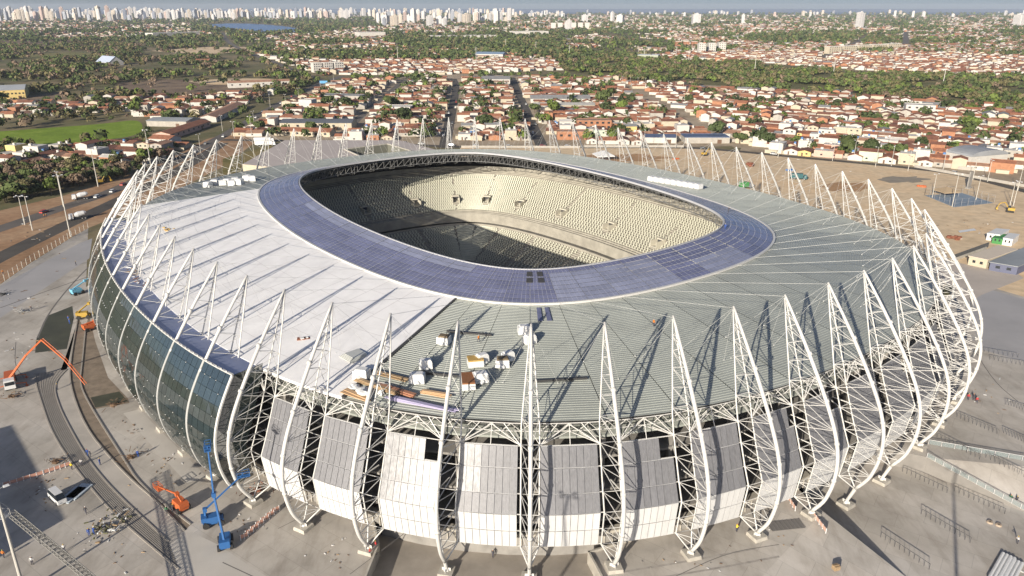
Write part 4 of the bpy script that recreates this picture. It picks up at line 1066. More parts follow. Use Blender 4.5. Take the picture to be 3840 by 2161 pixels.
# ------------------------------------------------------------------ suburbs out to the skyline
far = []
zone_no = [gpp([(480, 55), (560, 50), (960, 50), (960, 66), (760, 88), (620, 88), (480, 80)]), gpp([(960, 108), (1000, 84), (1300, 92), (1420, 96), (1420, 135), (1100, 130)])]
def nzf(x, y, s, off=0): return noise.noise(Vector((x * s + off, y * s - off, off)))
k = 0
while len(far) < 18000 and k < 90000:
    k += 1
    # even over the picture rather than over the ground
    py = 31 + 118 * rf.random() ** .95; px = rf.uniform(-40, 2620)
    X, Y = gp(px, py)
    if Y > 9500: continue
    if inside((X, Y), g_far) or inside((X, Y), g_far2) or any(inside((X, Y), z) for z in zone_no): continue
    if px < 700 and py > 100: continue
    if px < 480 and py > 84 and nzf(X, Y, .004) < -.05: continue
    if py > 86 and px > 1000 and px < 1700 and nzf(X, Y, .006) < .1: continue
    if py > 145 and px > 1080: continue
    if nzf(X, Y, .0016, 5) < -.30 or nzf(X, Y, .005, 9) < -.28: continue
    if near_road(X, Y, 8, 5): continue
    far.append((X, Y, rf.choice((.1, .1 + pi / 2, -.25, -.25 + pi / 2)) + rf.uniform(-.1, .1), 1.0 + max(0, Y - 1500) / 3500))
o = join_houses(far, 'suburb_houses', (30, 26, 14, 30)); o['label'] = 'pale and terracotta suburb stretching to the skyline'; o['category'] = 'suburb'
# ------------------------------------------------------------------ towers
TW = [mat('tower_white', (.60, .58, .56), .7), mat('tower_cream', (.58, .51, .42), .7), mat('tower_grey', (.36, .38, .42), .6), mat('tower_pink', (.50, .38, .33), .7), mat('tower_dark', (.13, .15, .20), .4)]
def tower_mat(m):
    N = m.node_tree.nodes; L = m.node_tree.links; b = N['Principled BSDF']; c = b.inputs['Base Color'].default_value[:]
    tc = N.new('ShaderNodeTexCoord'); br = N.new('ShaderNodeTexBrick'); br.offset = 0; br.inputs['Scale'].default_value = 1; br.inputs['Brick Width'].default_value = 4; br.inputs['Row Height'].default_value = 3.2; br.inputs['Mortar Size'].default_value = .9
    br.inputs['Color1'].default_value = tuple(x * .42 for x in c[:3]) + (1,); br.inputs['Color2'].default_value = tuple(x * .6 for x in c[:3]) + (1,); br.inputs['Mortar'].default_value = c
    mp = N.new('ShaderNodeMapping'); mp.inputs['Rotation'].default_value = (pi / 2, 0, 0); L.new(tc.outputs['Object'], mp.inputs[0]); L.new(mp.outputs[0], br.inputs[0]); L.new(br.outputs[0], b.inputs['Base Color'])
for m_ in TW[:4]: tower_mat(m_)
tb = []
for i in range(9):
    h = (40, 48, 54, 58, 62, 68, 76, 50, 84)[i]; w = (17, 20, 16, 22, 18, 20, 17, 34, 20)[i]
    m_ = MB(); m_.box((0, 0, h / 2), (w, w * .8, h)); m_.box((0, -w * .42, h * .48), (w * .5, w * .1, h * .9))
    c_ = MB(); c_.box((0, 0, h + 2), (w * .45, w * .4, 4)); c_.box((w * .1, 0, h + 5), (w * .2, w * .2, 3))
    tb.append((m_, c_))
_tm = {}
def tower(px, py, i, mi, lab, grp):
    X, Y = gp(px, py)
    t = thing('apartment_tower', lab, 'tower', (X, Y, 0), rt.uniform(-.6, .6), grp); s = rt.uniform(.85, 1.2); t.scale = (s * 1.15, s * 1.15, s)
    for q, nm in ((0, 'body'), (1, 'roof_plant')):
        if (i, mi, q) not in _tm: _tm[(i, mi, q)] = tb[i][q].mesh(nm, TW[mi])
        link(nm, _tm[(i, mi, q)], t)
rt = random.Random(8)
TN = ['white', 'cream', 'grey', 'pinkish', 'dark']
def cluster(n, x0, x1, y0, y1, phrase, tall):
    xs = sorted(rt.uniform(x0, x1) for _ in range(n))
    for j, x in enumerate(xs):
        mi = rt.choices(range(5), (44, 26, 16, 10, 4))[0]
        tower(x, rt.uniform(y0, y1), rt.choice(tall), mi, f'{TN[mi]} high-rise, {nthw(j + 1)} tower from the left {phrase}', 'towers ' + phrase)
cluster(90, -5, 330, 43, 56, 'in the skyline left of the lake', (0, 1, 2, 3, 4, 5, 6, 8))
cluster(80, 330, 640, 43, 53, 'in the skyline behind the lake', (0, 1, 2, 3, 4, 5, 6))
cluster(56, 640, 960, 42, 50, 'in the skyline behind the lakeside wood', (0, 1, 2, 3, 4, 5, 6, 7))
cluster(40, 940, 1300, 46, 60, 'in the loose cluster above the pale suburb', (0, 1, 2, 3, 4, 5, 7))
cluster(18, 960, 1130, 55, 70, 'in the nearest cluster of white slabs', (0, 1, 2, 7))
for x, y, i, lab in ((1412, 44, 7, 'dark twin office tower on the horizon'), (1560, 60, 7, 'pair-like white tower standing alone past the slabs'), (1470, 58, 7, 'broad white tower beside the pale suburb'), (1540, 58, 2, 'slim white tower left of the lone pair'), (1750, 62, 7, 'wide white tower among low roofs before the hills'), (1672, 38, 3, 'white towers on the crest of the far hill'), (1815, 35, 7, 'small white block on the crest of the far hill'), (1868, 60, 2, 'cream tower over the mid suburb'), (2161, 72, 3, 'solitary white tower in the middle of the suburb'), (2560, 66, 7, 'large white slab block over the suburb at the frame edge'), (1430, 80, 0, 'low white tower beside the slab row')):
    tower(x, y, i, 4 if 'dark' in lab else 0, lab, None)

m_ = MB(); rd = random.Random(15)
for j in range(330):
    x = rd.uniform(-10, 1420) if j < 270 else rd.uniform(1300, 2576); y = rd.uniform(36, 44) if x < 1300 else rd.uniform(36, 46); X, Y = gp(x, y); h = rd.uniform(36, 84) * (1 if x < 1300 else .7); w = rd.uniform(16, 28)
    m_.box((X, Y, h / 2), (w, w, h), rd.uniform(-.6, .6), rd.choices(range(4), (44, 26, 16, 10))[0]); m_.box((X, Y, h + 2), (w * .4, w * .4, 4), 0, 0)
o = struct(m_.build('distant_towers', TW[:4]), 'stuff'); o['label'] = 'hazy mass of far towers behind the nearer skyline'; o['category'] = 'skyline'
# ------------------------------------------------------------------ trees
LEAF = [mat('leaf_dark_green', (.070, .095, .036), .8, var=.35, scale=.5, obj_var=.25, spec=.2), mat('leaf_mid_green', (.100, .130, .044), .8, var=.35, scale=.5, obj_var=.25, spec=.2), mat('leaf_bright_green', (.145, .195, .045), .8, var=.3, scale=.5, obj_var=.2, spec=.2),
        mat('leaf_olive', (.165, .147, .070), .85, var=.35, scale=.5, obj_var=.25, spec=.2), mat('dry_twigs', (.23, .17, .12), .9, var=.35, scale=.5, obj_var=.2, spec=.1)]
M_BARK = mat('grey_brown_bark', (.12, .09, .065), .95)
rl = random.Random(77)
def crown(seed, n=420, w=4.0, h=3.2, lobes=7, leaf=.55, z0=2.2):
    r = random.Random(seed); m = MB(); L_ = []
    for i in range(lobes):
        a = r.uniform(0, 2 * pi); d = r.uniform(.15, .62) * w
        L_.append((cos(a) * d, sin(a) * d, z0 + h * r.uniform(.35, .8), w * r.uniform(.36, .58), h * r.uniform(.30, .46)))
    for i in range(n):
        c = r.choice(L_); v = Vector((r.gauss(0, 1), r.gauss(0, 1), r.gauss(.25, 1))).normalized(); q = r.uniform(.72, 1.06)
        p = Vector((c[0] + v.x * c[3] * q, c[1] + v.y * c[3] * q, c[2] + v.z * c[4] * q))
        nn = (v + Vector((r.uniform(-.7, .7), r.uniform(-.7, .7), r.uniform(-.4, .7)))).normalized(); u = nn.orthogonal().normalized(); w_ = nn.cross(u); s = leaf * r.uniform(.6, 1.35)
        t = r.uniform(0, pi); u, w_ = u * cos(t) + w_ * sin(t), w_ * cos(t) - u * sin(t)
        m.face([p - u * s - w_ * s * .6, p + u * s - w_ * s * .6, p + u * s * .7 + w_ * s * .7 + nn * s * .3, p - u * s * .8 + w_ * s * .6])
    return m
def trunk(seed, h=2.8, w=4.0):
    r = random.Random(seed); m = MB(); m.path([(0, 0, -.2), (r.uniform(-.1, .1), r.uniform(-.1, .1), h * .5), (0, 0, h)], [.30, .22, .16], 6)
    for i in range(4):
        a = i * 1.6 + r.uniform(-.4, .4); m.path([(0, 0, h * .7), (cos(a) * w * .2, sin(a) * w * .2, h * 1.1), (cos(a) * w * .42, sin(a) * w * .42, h * 1.45)], [.13, .09, .05], 5)
    return m
def palm(seed):
    r = random.Random(seed); T = MB(); T.path([(0, 0, -.2), (.15, 0, 3), (.3, .1, 6.2)], [.2, .15, .13], 6); m = MB()
    for i in range(13):
        a = i * 2 * pi / 13 + r.uniform(-.2, .2); up = r.uniform(.1, .9); pts = []
        for k_ in range(5):
            q = k_ / 4; pts.append(Vector((.3 + cos(a) * 2.7 * q, .1 + sin(a) * 2.7 * q, 6.2 + up * 1.6 * q - 2.2 * q * q)))
        sd = Vector((-sin(a), cos(a), 0))
        for p, q2, w0, w1 in ((pts[0], pts[1], .1, .38), (pts[1], pts[2], .38, .42), (pts[2], pts[3], .42, .3), (pts[3], pts[4], .3, .05)):
            for s_ in (-1, 1): m.face([p, q2, q2 + sd * s_ * w1 - Vector((0, 0, w1 * .6)), p + sd * s_ * w0 - Vector((0, 0, w0 * .6))])
    return m, T
def drybush(seed):
    r = random.Random(seed); m = MB()
    for i in range(90):
        a = r.uniform(0, 2 * pi); e = r.uniform(.4, 1.4); l = r.uniform(1.2, 3.2); o_ = Vector((r.gauss(0, .5), r.gauss(0, .5), .4)); d = Vector((cos(a) * cos(e), sin(a) * cos(e), sin(e)))
        w_ = d.orthogonal().normalized() * .09; m.face([o_ - w_, o_ + w_, o_ + d * l + w_ * 2.5, o_ + d * l - w_ * 2.5])
    return m
TP = []
for i in range(8):
    w, h = (3.6, 4.6, 4.0, 5.2, 3.2, 4.4, 5.0, 3.8)[i], (3.4, 3.8, 4.4, 4.4, 3.6, 3.2, 4.6, 5.0)[i]
    TP.append((crown(i + 1, 430, w, h, 6 + i % 4, .62), trunk(i + 1, 2.6, w)))
PALM = palm(3)
_cm = {}
def tree(kind, x, y, s, li, label, group, name='tree'):
    t = thing(name, label, 'palm' if kind == 'palm' else 'tree', (x, y, 0), rl.uniform(0, 6.28), group); t.scale = (s, s, s * rl.uniform(.85, 1.12))
    if kind == 'palm':
        if 'palm' not in _cm: _cm['palm'] = (PALM[0].mesh('crown', LEAF[1]), PALM[1].mesh('trunk', M_BARK))
        a, b = _cm['palm']
    else:
        if (kind, li) not in _cm: _cm[(kind, li)] = (TP[kind][0].mesh('crown', LEAF[li]), TP[kind][1].mesh('trunk', M_BARK))
        a, b = _cm[(kind, li)]
    link('crown', a, t); link('trunk', b, t)
woods = gpp([(-100, 520), (-100, 110), (200, 108), (420, 118), (560, 112), (700, 150), (860, 195), (720, 240), (640, 285), (560, 335), (470, 385), (380, 425), (300, 452), (160, 486), (0, 520)])
belt = gpp([(1400, 152), (1560, 150), (1700, 153), (1900, 162), (2050, 179), (2300, 192), (2576, 197), (2720, 200), (2720, 300), (2576, 285), (2450, 282), (2300, 266), (2100, 238), (1900, 226), (1700, 213), (1560, 201), (1480, 188), (1400, 176)])
clearing = gpp([(270, 235), (300, 208), (420, 200), (600, 205), (640, 222), (520, 240), (400, 248)])
clear2 = gpp([(380, 128), (520, 118), (660, 120), (640, 130), (480, 138)])
sheet('dry_clearing', clearing, -.006, ground_mat('dry_brush_soil', [(.15, .105, .075), (.21, .155, .11), (.27, .20, .13)], .03, .5))
sheet('dry_clearing', clear2, -.006, G_LOT)
sheet('scrub_belt_ground', belt, -.009, ground_mat('olive_scrub_soil', [(.10, .105, .045), (.15, .14, .065), (.22, .18, .10)], .012, .2))
clear3 = [gpp(c) for c in ([(20, 142), (180, 130), (270, 138), (120, 152)], [(0, 102), (150, 97), (330, 100), (180, 113), (0, 116)], [(470, 204), (600, 196), (720, 200), (640, 212), (520, 214)], [(0, 262), (120, 232), (190, 232), (150, 256)], [(300, 178), (400, 172), (450, 180), (360, 190)])]
for i, c in enumerate(clear3): sheet('dry_clearing' if i % 2 else 'meadow', soften(c + [c[0]], 2)[:-1], -.006 + .0004 * i, [ground_mat('dull_meadow', [(.14, .15, .05), (.19, .18, .07), (.25, .21, .10)], .03, .5), MATS['dry_brush_soil'], G_LOT][i % 3] if i < 3 else MATS['dry_brush_soil'])
HXY = [(s[1], s[2]) for s in SPOTS]
hgrid = {}
for x, y in HXY: hgrid.setdefault((int(x // 12), int(y // 12)), []).append((x, y))
def near_house(x, y, r):
    i, j = int(x // 12), int(y // 12)
    return any(hypot(x - a, y - b) < r for di in (-1, 0, 1) for dj in (-1, 0, 1) for a, b in hgrid.get((i + di, j + dj), ()))
near_scrub = gpp([(-60, 425), (0, 425), (200, 425), (300, 428), (350, 440), (260, 460), (120, 488), (0, 515), (-60, 525)])
TREES = []     # (distance, x, y, size, leaf, where)
def scatter(n, poly, size, leaves, where, hr=5.0, seed=1, dens=None):
    r = random.Random(seed); xs = [p[0] for p in poly]; ys = [p[1] for p in poly]; got = 0; k_ = 0
    while got < n and k_ < n * 12:
        k_ += 1; x, y = r.uniform(min(xs), max(xs)), r.uniform(min(ys), max(ys))
        if not inside((x, y), poly): continue
        if dens and not dens(x, y, r): continue
        if near_house(x, y, hr) or not free(x, y, 1) or near_road(x, y, 3.5): continue
        got += 1; TREES.append((hypot(x, y), x, y, r.uniform(*size), r.choices(range(5), leaves)[0], where))
def dwood(x, y, r):
    if inside((x, y), field) or inside((x, y), near_scrub): return False
    if inside((x, y), g_l1) or inside((x, y), g_l2): return r.random() < .08
    if inside((x, y), clearing) or inside((x, y), clear2) or any(inside((x, y), c) for c in clear3): return r.random() < .03
    return r.random() < .26 + 2.0 * nzf(x, y, .011, 3)
scatter(3500, woods, (.45, 1.7), (18, 28, 6, 32, 16), 'woods', 6.0, 1, dwood)
scatter(3900, belt, (.5, 1.5), (14, 34, 12, 32, 8), 'belt', 6, 2, lambda x, y, r: r.random() < .36 + 1.7 * nzf(x, y, .015, 7))
scatter(330, g_lim, (.8, 1.6), (30, 42, 28, 0, 0), 'town', 5.4, 3, lambda x, y, r: r.random() < .5 + 1.2 * nzf(x, y, .02, 1))
scatter(260, g_r, (.75, 1.6), (34, 40, 26, 0, 0), 'town', 5.4, 4, lambda x, y, r: r.random() < .5 + 1.2 * nzf(x, y, .02, 1))
scatter(70, g_l1 , (.8, 1.4), (50, 40, 10, 0, 0), 'hamlet', 5.4, 5)
scatter(40, g_l2 , (.5, 1.0), (50, 40, 10, 0, 0), 'hamlet', 5.4, 6)
scatter(330, near_scrub, (.45, 1.0), (14, 20, 6, 22, 38), 'scrub', 3, 7)
hedge = gpp([(-60, 392), (0, 388), (200, 376), (340, 360), (372, 330), (395, 340), (390, 362), (300, 376), (160, 392), (0, 402), (-60, 406)])
scatter(46, hedge, (.4, .8), (55, 40, 5, 0, 0), 'hedge', 3, 8)
for x, y, s, li in ((1805, 345, 1.7, 0), (1860, 362, 1.3, 1), (1925, 370, 1.3, 0), (2130, 388, 1.9, 1), (2190, 392, 1.5, 0), (2250, 397, 1.7, 1), (2440, 330, 1.8, 2), (2330, 400, 1.0, 1), (1520, 265, 2.2, 1), (1560, 285, 1.4, 2), (1390, 290, 1.6, 2), (1345, 285, 1.4, 1), (1215, 330, 1.6, 0), (980, 275, 1.9, 1), (870, 275, 1.8, 0), (830, 270, 1.7, 1), (1010, 312, 1.7, 0), (650, 330, 1.2, 1), (735, 280, 1.3, 1)):
    X, Y = gp(x, y); TREES.append((hypot(X, Y) * .6, X, Y, s, li, 'big'))
TREES.sort(key=lambda t: t[0])
PLACED = {}
near_t = []; far_t = []
for t in TREES:
    if not seen(t[1], t[2]): continue
    (near_t if len(near_t) < 296 else far_t).append(t)
LN = ['dark green', 'leafy green', 'bright green', 'olive', 'dry leafless']
nb = 0
for d, x, y, s, li, where in near_t:
    q = min(HLAB, key=lambda h: hypot(h[0] - x, h[1] - y)); dist = hypot(q[0] - x, q[1] - y)
    pal = rl.random() < .12 and where in ('town', 'hamlet', 'hedge')
    nm = 'palm' if pal else 'tree'
    if where in ('town', 'big', 'hamlet') and dist < 40:
        base = f'{LN[li]} {nm} beside house {q[2]}'; n = PLACED.get(q[2], 0); PLACED[q[2]] = n + 1
        lab = base if n == 0 else f'{ORD[n]} nearest {LN[li]} {nm} by house {q[2]}'
        if len(lab.split()) > 16: lab = lab.replace('beside house ', 'by ').replace('nearest ', '').replace('by house ', 'by ')
        grp = 'garden trees'
    elif where == 'scrub': lab, grp = f'{LN[li]} shrub, @ from the left in the verge thicket', 'thicket on the dirt road verge'
    elif where == 'hedge': lab, grp = f'{LN[li]} tree, @ from the left edging the green field', 'trees edging the green field'
    elif where == 'belt': lab, grp = f'{LN[li]} tree, @ from the left in the near scrub belt', 'trees in the scrub belt'
    else: lab, grp = f'{LN[li]} tree, @ from the left in the near woodland', 'woodland trees'
    if '@' in lab: lab = lab.replace('@', nthw(1 + sorted(pix(q[1], q[2])[0] for q in near_t if q[5] in ((where,) if where in ('scrub', 'hedge', 'belt') else ('woods', 'big', 'town', 'hamlet'))).index(pix(x, y)[0])))
    tree('palm' if pal else rl.randrange(8), x, y, s, li, lab, grp, 'palm_tree' if pal else 'tree')
def forest(lst, name, nq, lf, label):
    """many crowns as loose leaf clumps in one mesh"""
    rs = np.random.RandomState(5); n = len(lst); A = np.array([(t[1], t[2], t[3]) for t in lst])
    q = nq; v = rs.normal(size=(n, q, 3)); v[:, :, 2] = np.abs(v[:, :, 2]) * .9 - .15; v /= np.linalg.norm(v, axis=2, keepdims=True); v *= rs.uniform(.7, 1.05, (n, q, 1))
    lob = rs.uniform(-.45, .45, (n, 3, 2)); pick = rs.randint(0, 3, (n, q)); lo = np.take_along_axis(lob, pick[:, :, None].repeat(2, 2), 1)
    c = np.empty((n, q, 3)); sz = A[:, 2][:, None]
    c[:, :, 0] = A[:, 0][:, None] + (v[:, :, 0] * .72 + lo[:, :, 0]) * 3.7 * sz; c[:, :, 1] = A[:, 1][:, None] + (v[:, :, 1] * .72 + lo[:, :, 1]) * 3.7 * sz; c[:, :, 2] = (2.0 + v[:, :, 2] * 3.4) * sz + 1.0
    u = rs.normal(size=(n, q, 3)); u -= v * (u * v).sum(2, keepdims=True) * .7; u /= np.linalg.norm(u, axis=2, keepdims=True); w = np.cross(v + rs.normal(size=(n, q, 3)) * .35, u); w /= np.linalg.norm(w, axis=2, keepdims=True)
    s = lf * sz[:, :, None] * rs.uniform(.6, 1.3, (n, q, 1))
    P = np.stack([c - u * s - w * s * .7, c + u * s - w * s * .7, c + u * s * .6 + w * s * .8, c - u * s * .7 + w * s * .7], 2).reshape(-1, 3)
    nf = n * q; me = bpy.data.meshes.new(name); me.vertices.add(nf * 4); me.vertices.foreach_set('co', P.astype(np.float32).ravel()); me.loops.add(nf * 4); me.loops.foreach_set('vertex_index', np.arange(nf * 4, dtype=np.int32))
    me.polygons.add(nf); me.polygons.foreach_set('loop_start', np.arange(0, nf * 4, 4, dtype=np.int32)); me.polygons.foreach_set('loop_total', np.full(nf, 4, dtype=np.int32))
    for m_ in LEAF: me.materials.append(m_)
    me.polygons.foreach_set('material_index', np.repeat(np.array([t[4] for t in lst], dtype=np.int32), q)); me.update(); me.validate()
    o = struct(link(name, me), 'stuff'); o['label'] = label; o['category'] = 'woodland'; return o
mid_t = [t for t in far_t if t[0] < 900]; rest_t = [t for t in far_t if t[0] >= 900]
forest(mid_t, 'woodland_trees', 46, .85, 'mass of green and dry trees filling the woodland and scrub')
forest(rest_t, 'distant_woodland', 26, 1.15, 'farther woodland and scrub belt reading as one green mass')
fb = []
k = 0
while len(fb) < 9000 and k < 80000:
    k += 1; py = 30 + 125 * rf.random() ** 1.2; px = rf.uniform(-40, 2620); X, Y = gp(px, py)
    if Y > 11500 or inside((X, Y), lake) or inside((X, Y), g_far): continue
    if inside((X, Y), belt) or inside((X, Y), woods): continue
    if near_road(X, Y, 5, 5): continue
    green = any(inside((X, Y), z) for z in zone_no) or nzf(X, Y, .0016, 5) < -.22 or nzf(X, Y, .005, 9) < -.2
    if not green and rf.random() > .35: continue
    fb.append((0, X, Y, (1.1 if not green else 1.6) + max(0, Y - 1200) / 2600, rf.choices(range(4), (40, 34, 4, 22))[0], ''))
forest(fb, 'suburb_trees', 14, 1.6, 'dark tree clumps scattered through the far suburb')
# ------------------------------------------------------------------ the building site
def groof(xd, yd):
    z = 27.0
    for _ in range(6):
        x, y = gp(xd, yd, z); lx, ly = x - CX, y - CY
        b = min(range(0, NT, 4), key=lambda i: (lx - _tab[i][0]) ** 2 + (ly - _tab[i][1]) ** 2)
        t = _tab[b]; o = (lx - t[0]) * t[2] + (ly - t[1]) * t[3]; z = zroof(o) + .2
    return x, y, z, b / NT * 60, atan2(t[3], t[2])
C_ORANGE = mat('orange_machine_paint', (.50, .12, .035), .55); C_BLUE = mat('blue_machine_paint', (.025, .11, .30), .5); C_YELLOW = mat('yellow_machine_paint', (.42, .27, .04), .6)
C_WHITE = mat('vehicle_white', (.66, .66, .65), .35); C_BLACK = mat('tyre_black', (.025, .025, .025), .8); C_GLASS = mat('car_glass', (.02, .025, .03), .08, spec=.8); C_RED = mat('vehicle_red', (.42, .04, .03), .4); C_GREY = mat('vehicle_grey', (.20, .21, .22), .35); C_TEAL = mat('teal_tarp', (.025, .10, .11), .7)
C_STEEL = mat('galvanised_steel', (.42, .42, .41), .45, .4); C_WOOD = mat('raw_timber', (.40, .28, .16), .85, var=.3, scale=2); C_WRAP = mat('white_plastic_wrap', (.72, .72, .70), .45, var=.12, scale=1.5); C_SKIN = mat('skin', (.28, .15, .09), .6)
C_POLE = mat('concrete_pole', (.47, .45, .40), .85)
def wheel(t, x, y, r=.5, w=.32):
    m = MB(); m.tube((x, y - w / 2, r), (x, y + w / 2, r), r, k=10, caps=True); o = m.build('wheel', C_BLACK, t)
    m = MB(); m.tube((x, y - w / 2 - .02, r), (x, y + w / 2 + .02, r), r * .5, k=8, caps=True); m.build('rim', C_STEEL, o)
def car(x, y, rz, paint, label, group, kind='car'):
    t = thing('parked_car' if kind == 'car' else 'van', label, kind, (x, y, 0), rz, group)
    L_, h1, h2 = (4.3, .85, 1.45) if kind == 'car' else (4.9, 1.1, 2.05)
    m = MB(); m.hexa([(-L_ / 2, -.85, .28), (L_ / 2, -.85, .28), (L_ / 2, .85, .28), (-L_ / 2, .85, .28), (-L_ / 2 + .06, -.82, h1), (L_ / 2 - .15, -.8, h1 * .92), (L_ / 2 - .15, .8, h1 * .92), (-L_ / 2 + .06, .82, h1)]); m.build('body', paint, t)
    fx = .75 if kind == 'car' else 1.55
    m = MB(); m.hexa([(-L_ / 2 + .15, -.8, h1), (fx + .55, -.8, h1 * .95), (fx + .55, .8, h1 * .95), (-L_ / 2 + .15, .8, h1), (-L_ / 2 + .55, -.66, h2 - .06), (fx - .2, -.66, h2 - .06), (fx - .2, .66, h2 - .06), (-L_ / 2 + .55, .66, h2 - .06)]); m.build('window_band', C_GLASS, t)
    m = MB(); m.box((fx / 2 - L_ / 4 + .15, 0, h2 - .02), (fx + L_ / 2 - .7, 1.36, .08)); m.build('roof', paint, t)
    for a in (-L_ * .31, L_ * .31):
        for b in (-.78, .78): wheel(t, a, b, .33, .2)
    for b in (-.55, .55):
        m = MB(); m.box((L_ / 2 - .02, b, .62), (.08, .3, .16)); m.build('headlight', C_WHITE, t)
    return t
def truck(x, y, rz, cab, body, label, kind='truck', mixer=False, L_=7.5):
    t = thing('mixer_truck' if mixer else 'truck', label, kind, (x, y, 0), rz)
    m = MB(); m.box((0, 0, .85), (L_, 1.1, .3)); m.build('chassis', C_BLACK, t)
    m = MB(); m.hexa([(L_ / 2 - 1.9, -1.15, .7), (L_ / 2, -1.15, .7), (L_ / 2, 1.15, .7), (L_ / 2 - 1.9, 1.15, .7), (L_ / 2 - 1.9, -1.1, 2.8), (L_ / 2 - .25, -1.1, 2.8), (L_ / 2 - .25, 1.1, 2.8), (L_ / 2 - 1.9, 1.1, 2.8)]); c = m.build('cab', cab, t)
    m = MB(); m.box((L_ / 2 - .08, 0, 2.05), (.14, 2.0, .9)); m.build('windscreen', C_GLASS, c)
    m = MB()
    if mixer: m.path([(-L_ / 2 + .2, 0, 2.9), (-L_ / 2 + 1.0, 0, 2.75), (-.2, 0, 2.35), (1.0, 0, 2.15), (1.5, 0, 2.1)], [.55, 1.0, 1.25, 1.0, .5], 12)
    else: m.box((-1.1, 0, 2.2), (L_ - 2.3, 2.4, 2.5))
    m.build('drum' if mixer else 'box_body', body, t)
    for a in (-L_ * .38, -L_ * .22, L_ * .34):
        for b in (-1.0, 1.0): wheel(t, a, b, .5, .35)
    return t
def boom_lift(base, rz, paint, elbow, tip, label, basket=True, chassis=True):
    """self-propelled lift: elbow and tip are world points"""
    x, y = base; t = thing('boom_lift', label, 'boom lift', (x, y, 0), 0)
    R = Matrix.Rotation(rz, 3, 'Z'); w = lambda a, b, c: tuple(R @ Vector((a, b, c)))
    m = MB(); m.box((0, 0, .85), (3.6, 1.9, .5), rz); m.build('chassis', paint, t)
    m = MB(); m.box((0, 0, 1.55), (2.6, 2.0, .95), rz, 0, .88); m.box(w(-1.5, 0, 1.7), (1.0, 1.8, .9), rz); m.build('turntable', paint, t)
    for a in (-1.3, 1.3):
        for b in (-1.05, 1.05):
            m = MB(); p = Vector(w(a, b - .25, .6)); q = Vector(w(a, b + .25, .6)); m.tube(p, q, .6, k=10, caps=True); m.build('wheel', C_BLACK, t)
    e = Vector(elbow) - Vector((x, y, 0)); q = Vector(tip) - Vector((x, y, 0)); s = Vector(w(-1.2, 0, 2.2))
    m = MB(); m.tube(s, e, .24, .20, 4, caps=True); m.tube(s + Vector((0, 0, -.3)), s.lerp(e, .45), .09, k=5); m.build('lower_boom', paint, t)
    m = MB(); m.tube(e, q, .19, .14, 4, caps=True); m.tube(e.lerp(q, .1), e.lerp(q, .4), .1, k=5); m.box(e, (.7, .7, .8), rz); m.build('upper_boom', paint, t)
    if basket:
        m = MB(); m.box(q + Vector((0, 0, -.5)), (2.2, 1.0, .12), rz)
        for z in (0, .5):
            for a, b in ((-1.1, -.5), (1.1, -.5), (1.1, .5), (-1.1, .5)): pass
            P = [q + Vector(w(a, b, z)) for a, b in ((-1.1, -.5), (1.1, -.5), (1.1, .5), (-1.1, .5))]
            for i in range(4): m.tube(P[i], P[(i + 1) % 4], .05, k=4)
        for a, b in ((-1.1, -.5), (1.1, -.5), (1.1, .5), (-1.1, .5)): m.tube(q + Vector(w(a, b, -.5)), q + Vector(w(a, b, .5)), .05, k=4)
        m.build('basket', paint, t)
    return t
X0, Y0 = gp(568, 1372); bx_, by_ = gp(563, 1122, 21.5)
boom_lift((X0, Y0), 1.9, C_BLUE, (X0 - .5, Y0 - .3, 11), (*gp(563, 1122, 21.5), 21.5) if False else (X0 - .4, Y0 + .2, 20.5), 'blue boom lift with its arm raised upright beside the glass corner')
X0, Y0 = gp(538, 1318); TX, TY = gp(612, 1192, 8.0)
boom_lift((X0, Y0), .4, C_BLUE, (X0 - 1.0, Y0 - .5, 3.5), (TX, TY, 8.0), 'blue boom lift reaching under the first bare pylon')
X0, Y0 = gp(455, 1280); TX, TY = gp(398, 1226, 1.8)
boom_lift((X0, Y0), 2.4, C_ORANGE, (X0 - .5, Y0 + .5, 3.0), (TX, TY, 2.0), 'orange boom lift with its arm lowered over the terraces')
X0, Y0 = gp(196, 740)
boom_lift((X0, Y0), 1.0, mat('light_blue_paint', (.16, .42, .58), .5), (X0 + 2, Y0 + 2, 4), (X0 + 5, Y0 + 6, 6), 'light blue boom lift behind the glass bulge')
X0, Y0 = gp(212, 800)
boom_lift((X0, Y0), .3, C_YELLOW, (X0 + 1, Y0 + 2, 4), (X0 + 2, Y0 + 6, 7), 'yellow boom lift squeezed against the glass wall')
X0, Y0 = gp(228, 830)
boom_lift((X0, Y0), .9, C_ORANGE, (X0 + 1, Y0 + 1, 2.5), (X0 + 2, Y0 + 4, 3.5), 'orange boom lift parked at the foot of the glass wall')
# concrete pump with a folding boom
PX, PY = gp(28, 968); t = thing('concrete_pump', 'concrete pump truck with a long orange folding boom', 'pump truck', (PX, PY, 0))
pz = -1.0; R = Matrix.Rotation(pz, 3, 'Z'); w_ = lambda a, b, c: tuple(R @ Vector((a, b, c)))
m = MB(); m.box((0, 0, 1.0), (9, 2.3, .5), pz); m.build('chassis', C_GREY, t)
m = MB(); m.box(w_(3.7, 0, 2.0), (2.0, 2.4, 2.3), pz, 0, .94); c = m.build('cab', C_WHITE, t); m = MB(); m.box(w_(4.72, 0, 2.3), (.08, 2.0, .9), pz); m.build('windscreen', C_GLASS, c)
m = MB(); m.box(w_(-1.2, 0, 1.9), (4.5, 2.2, 1.3), pz); m.build('hopper_deck', C_ORANGE, t)
for a in (-3.2, -1.9, 3.2):
    for b in (-1.05, 1.05): m = MB(); m.tube(w_(a, b - .2, .55), w_(a, b + .2, .55), .55, k=10, caps=True); m.build('wheel', C_BLACK, t)
def rel(xd, yd, z): p = gp(xd, yd, z); return (p[0] - PX, p[1] - PY, z)
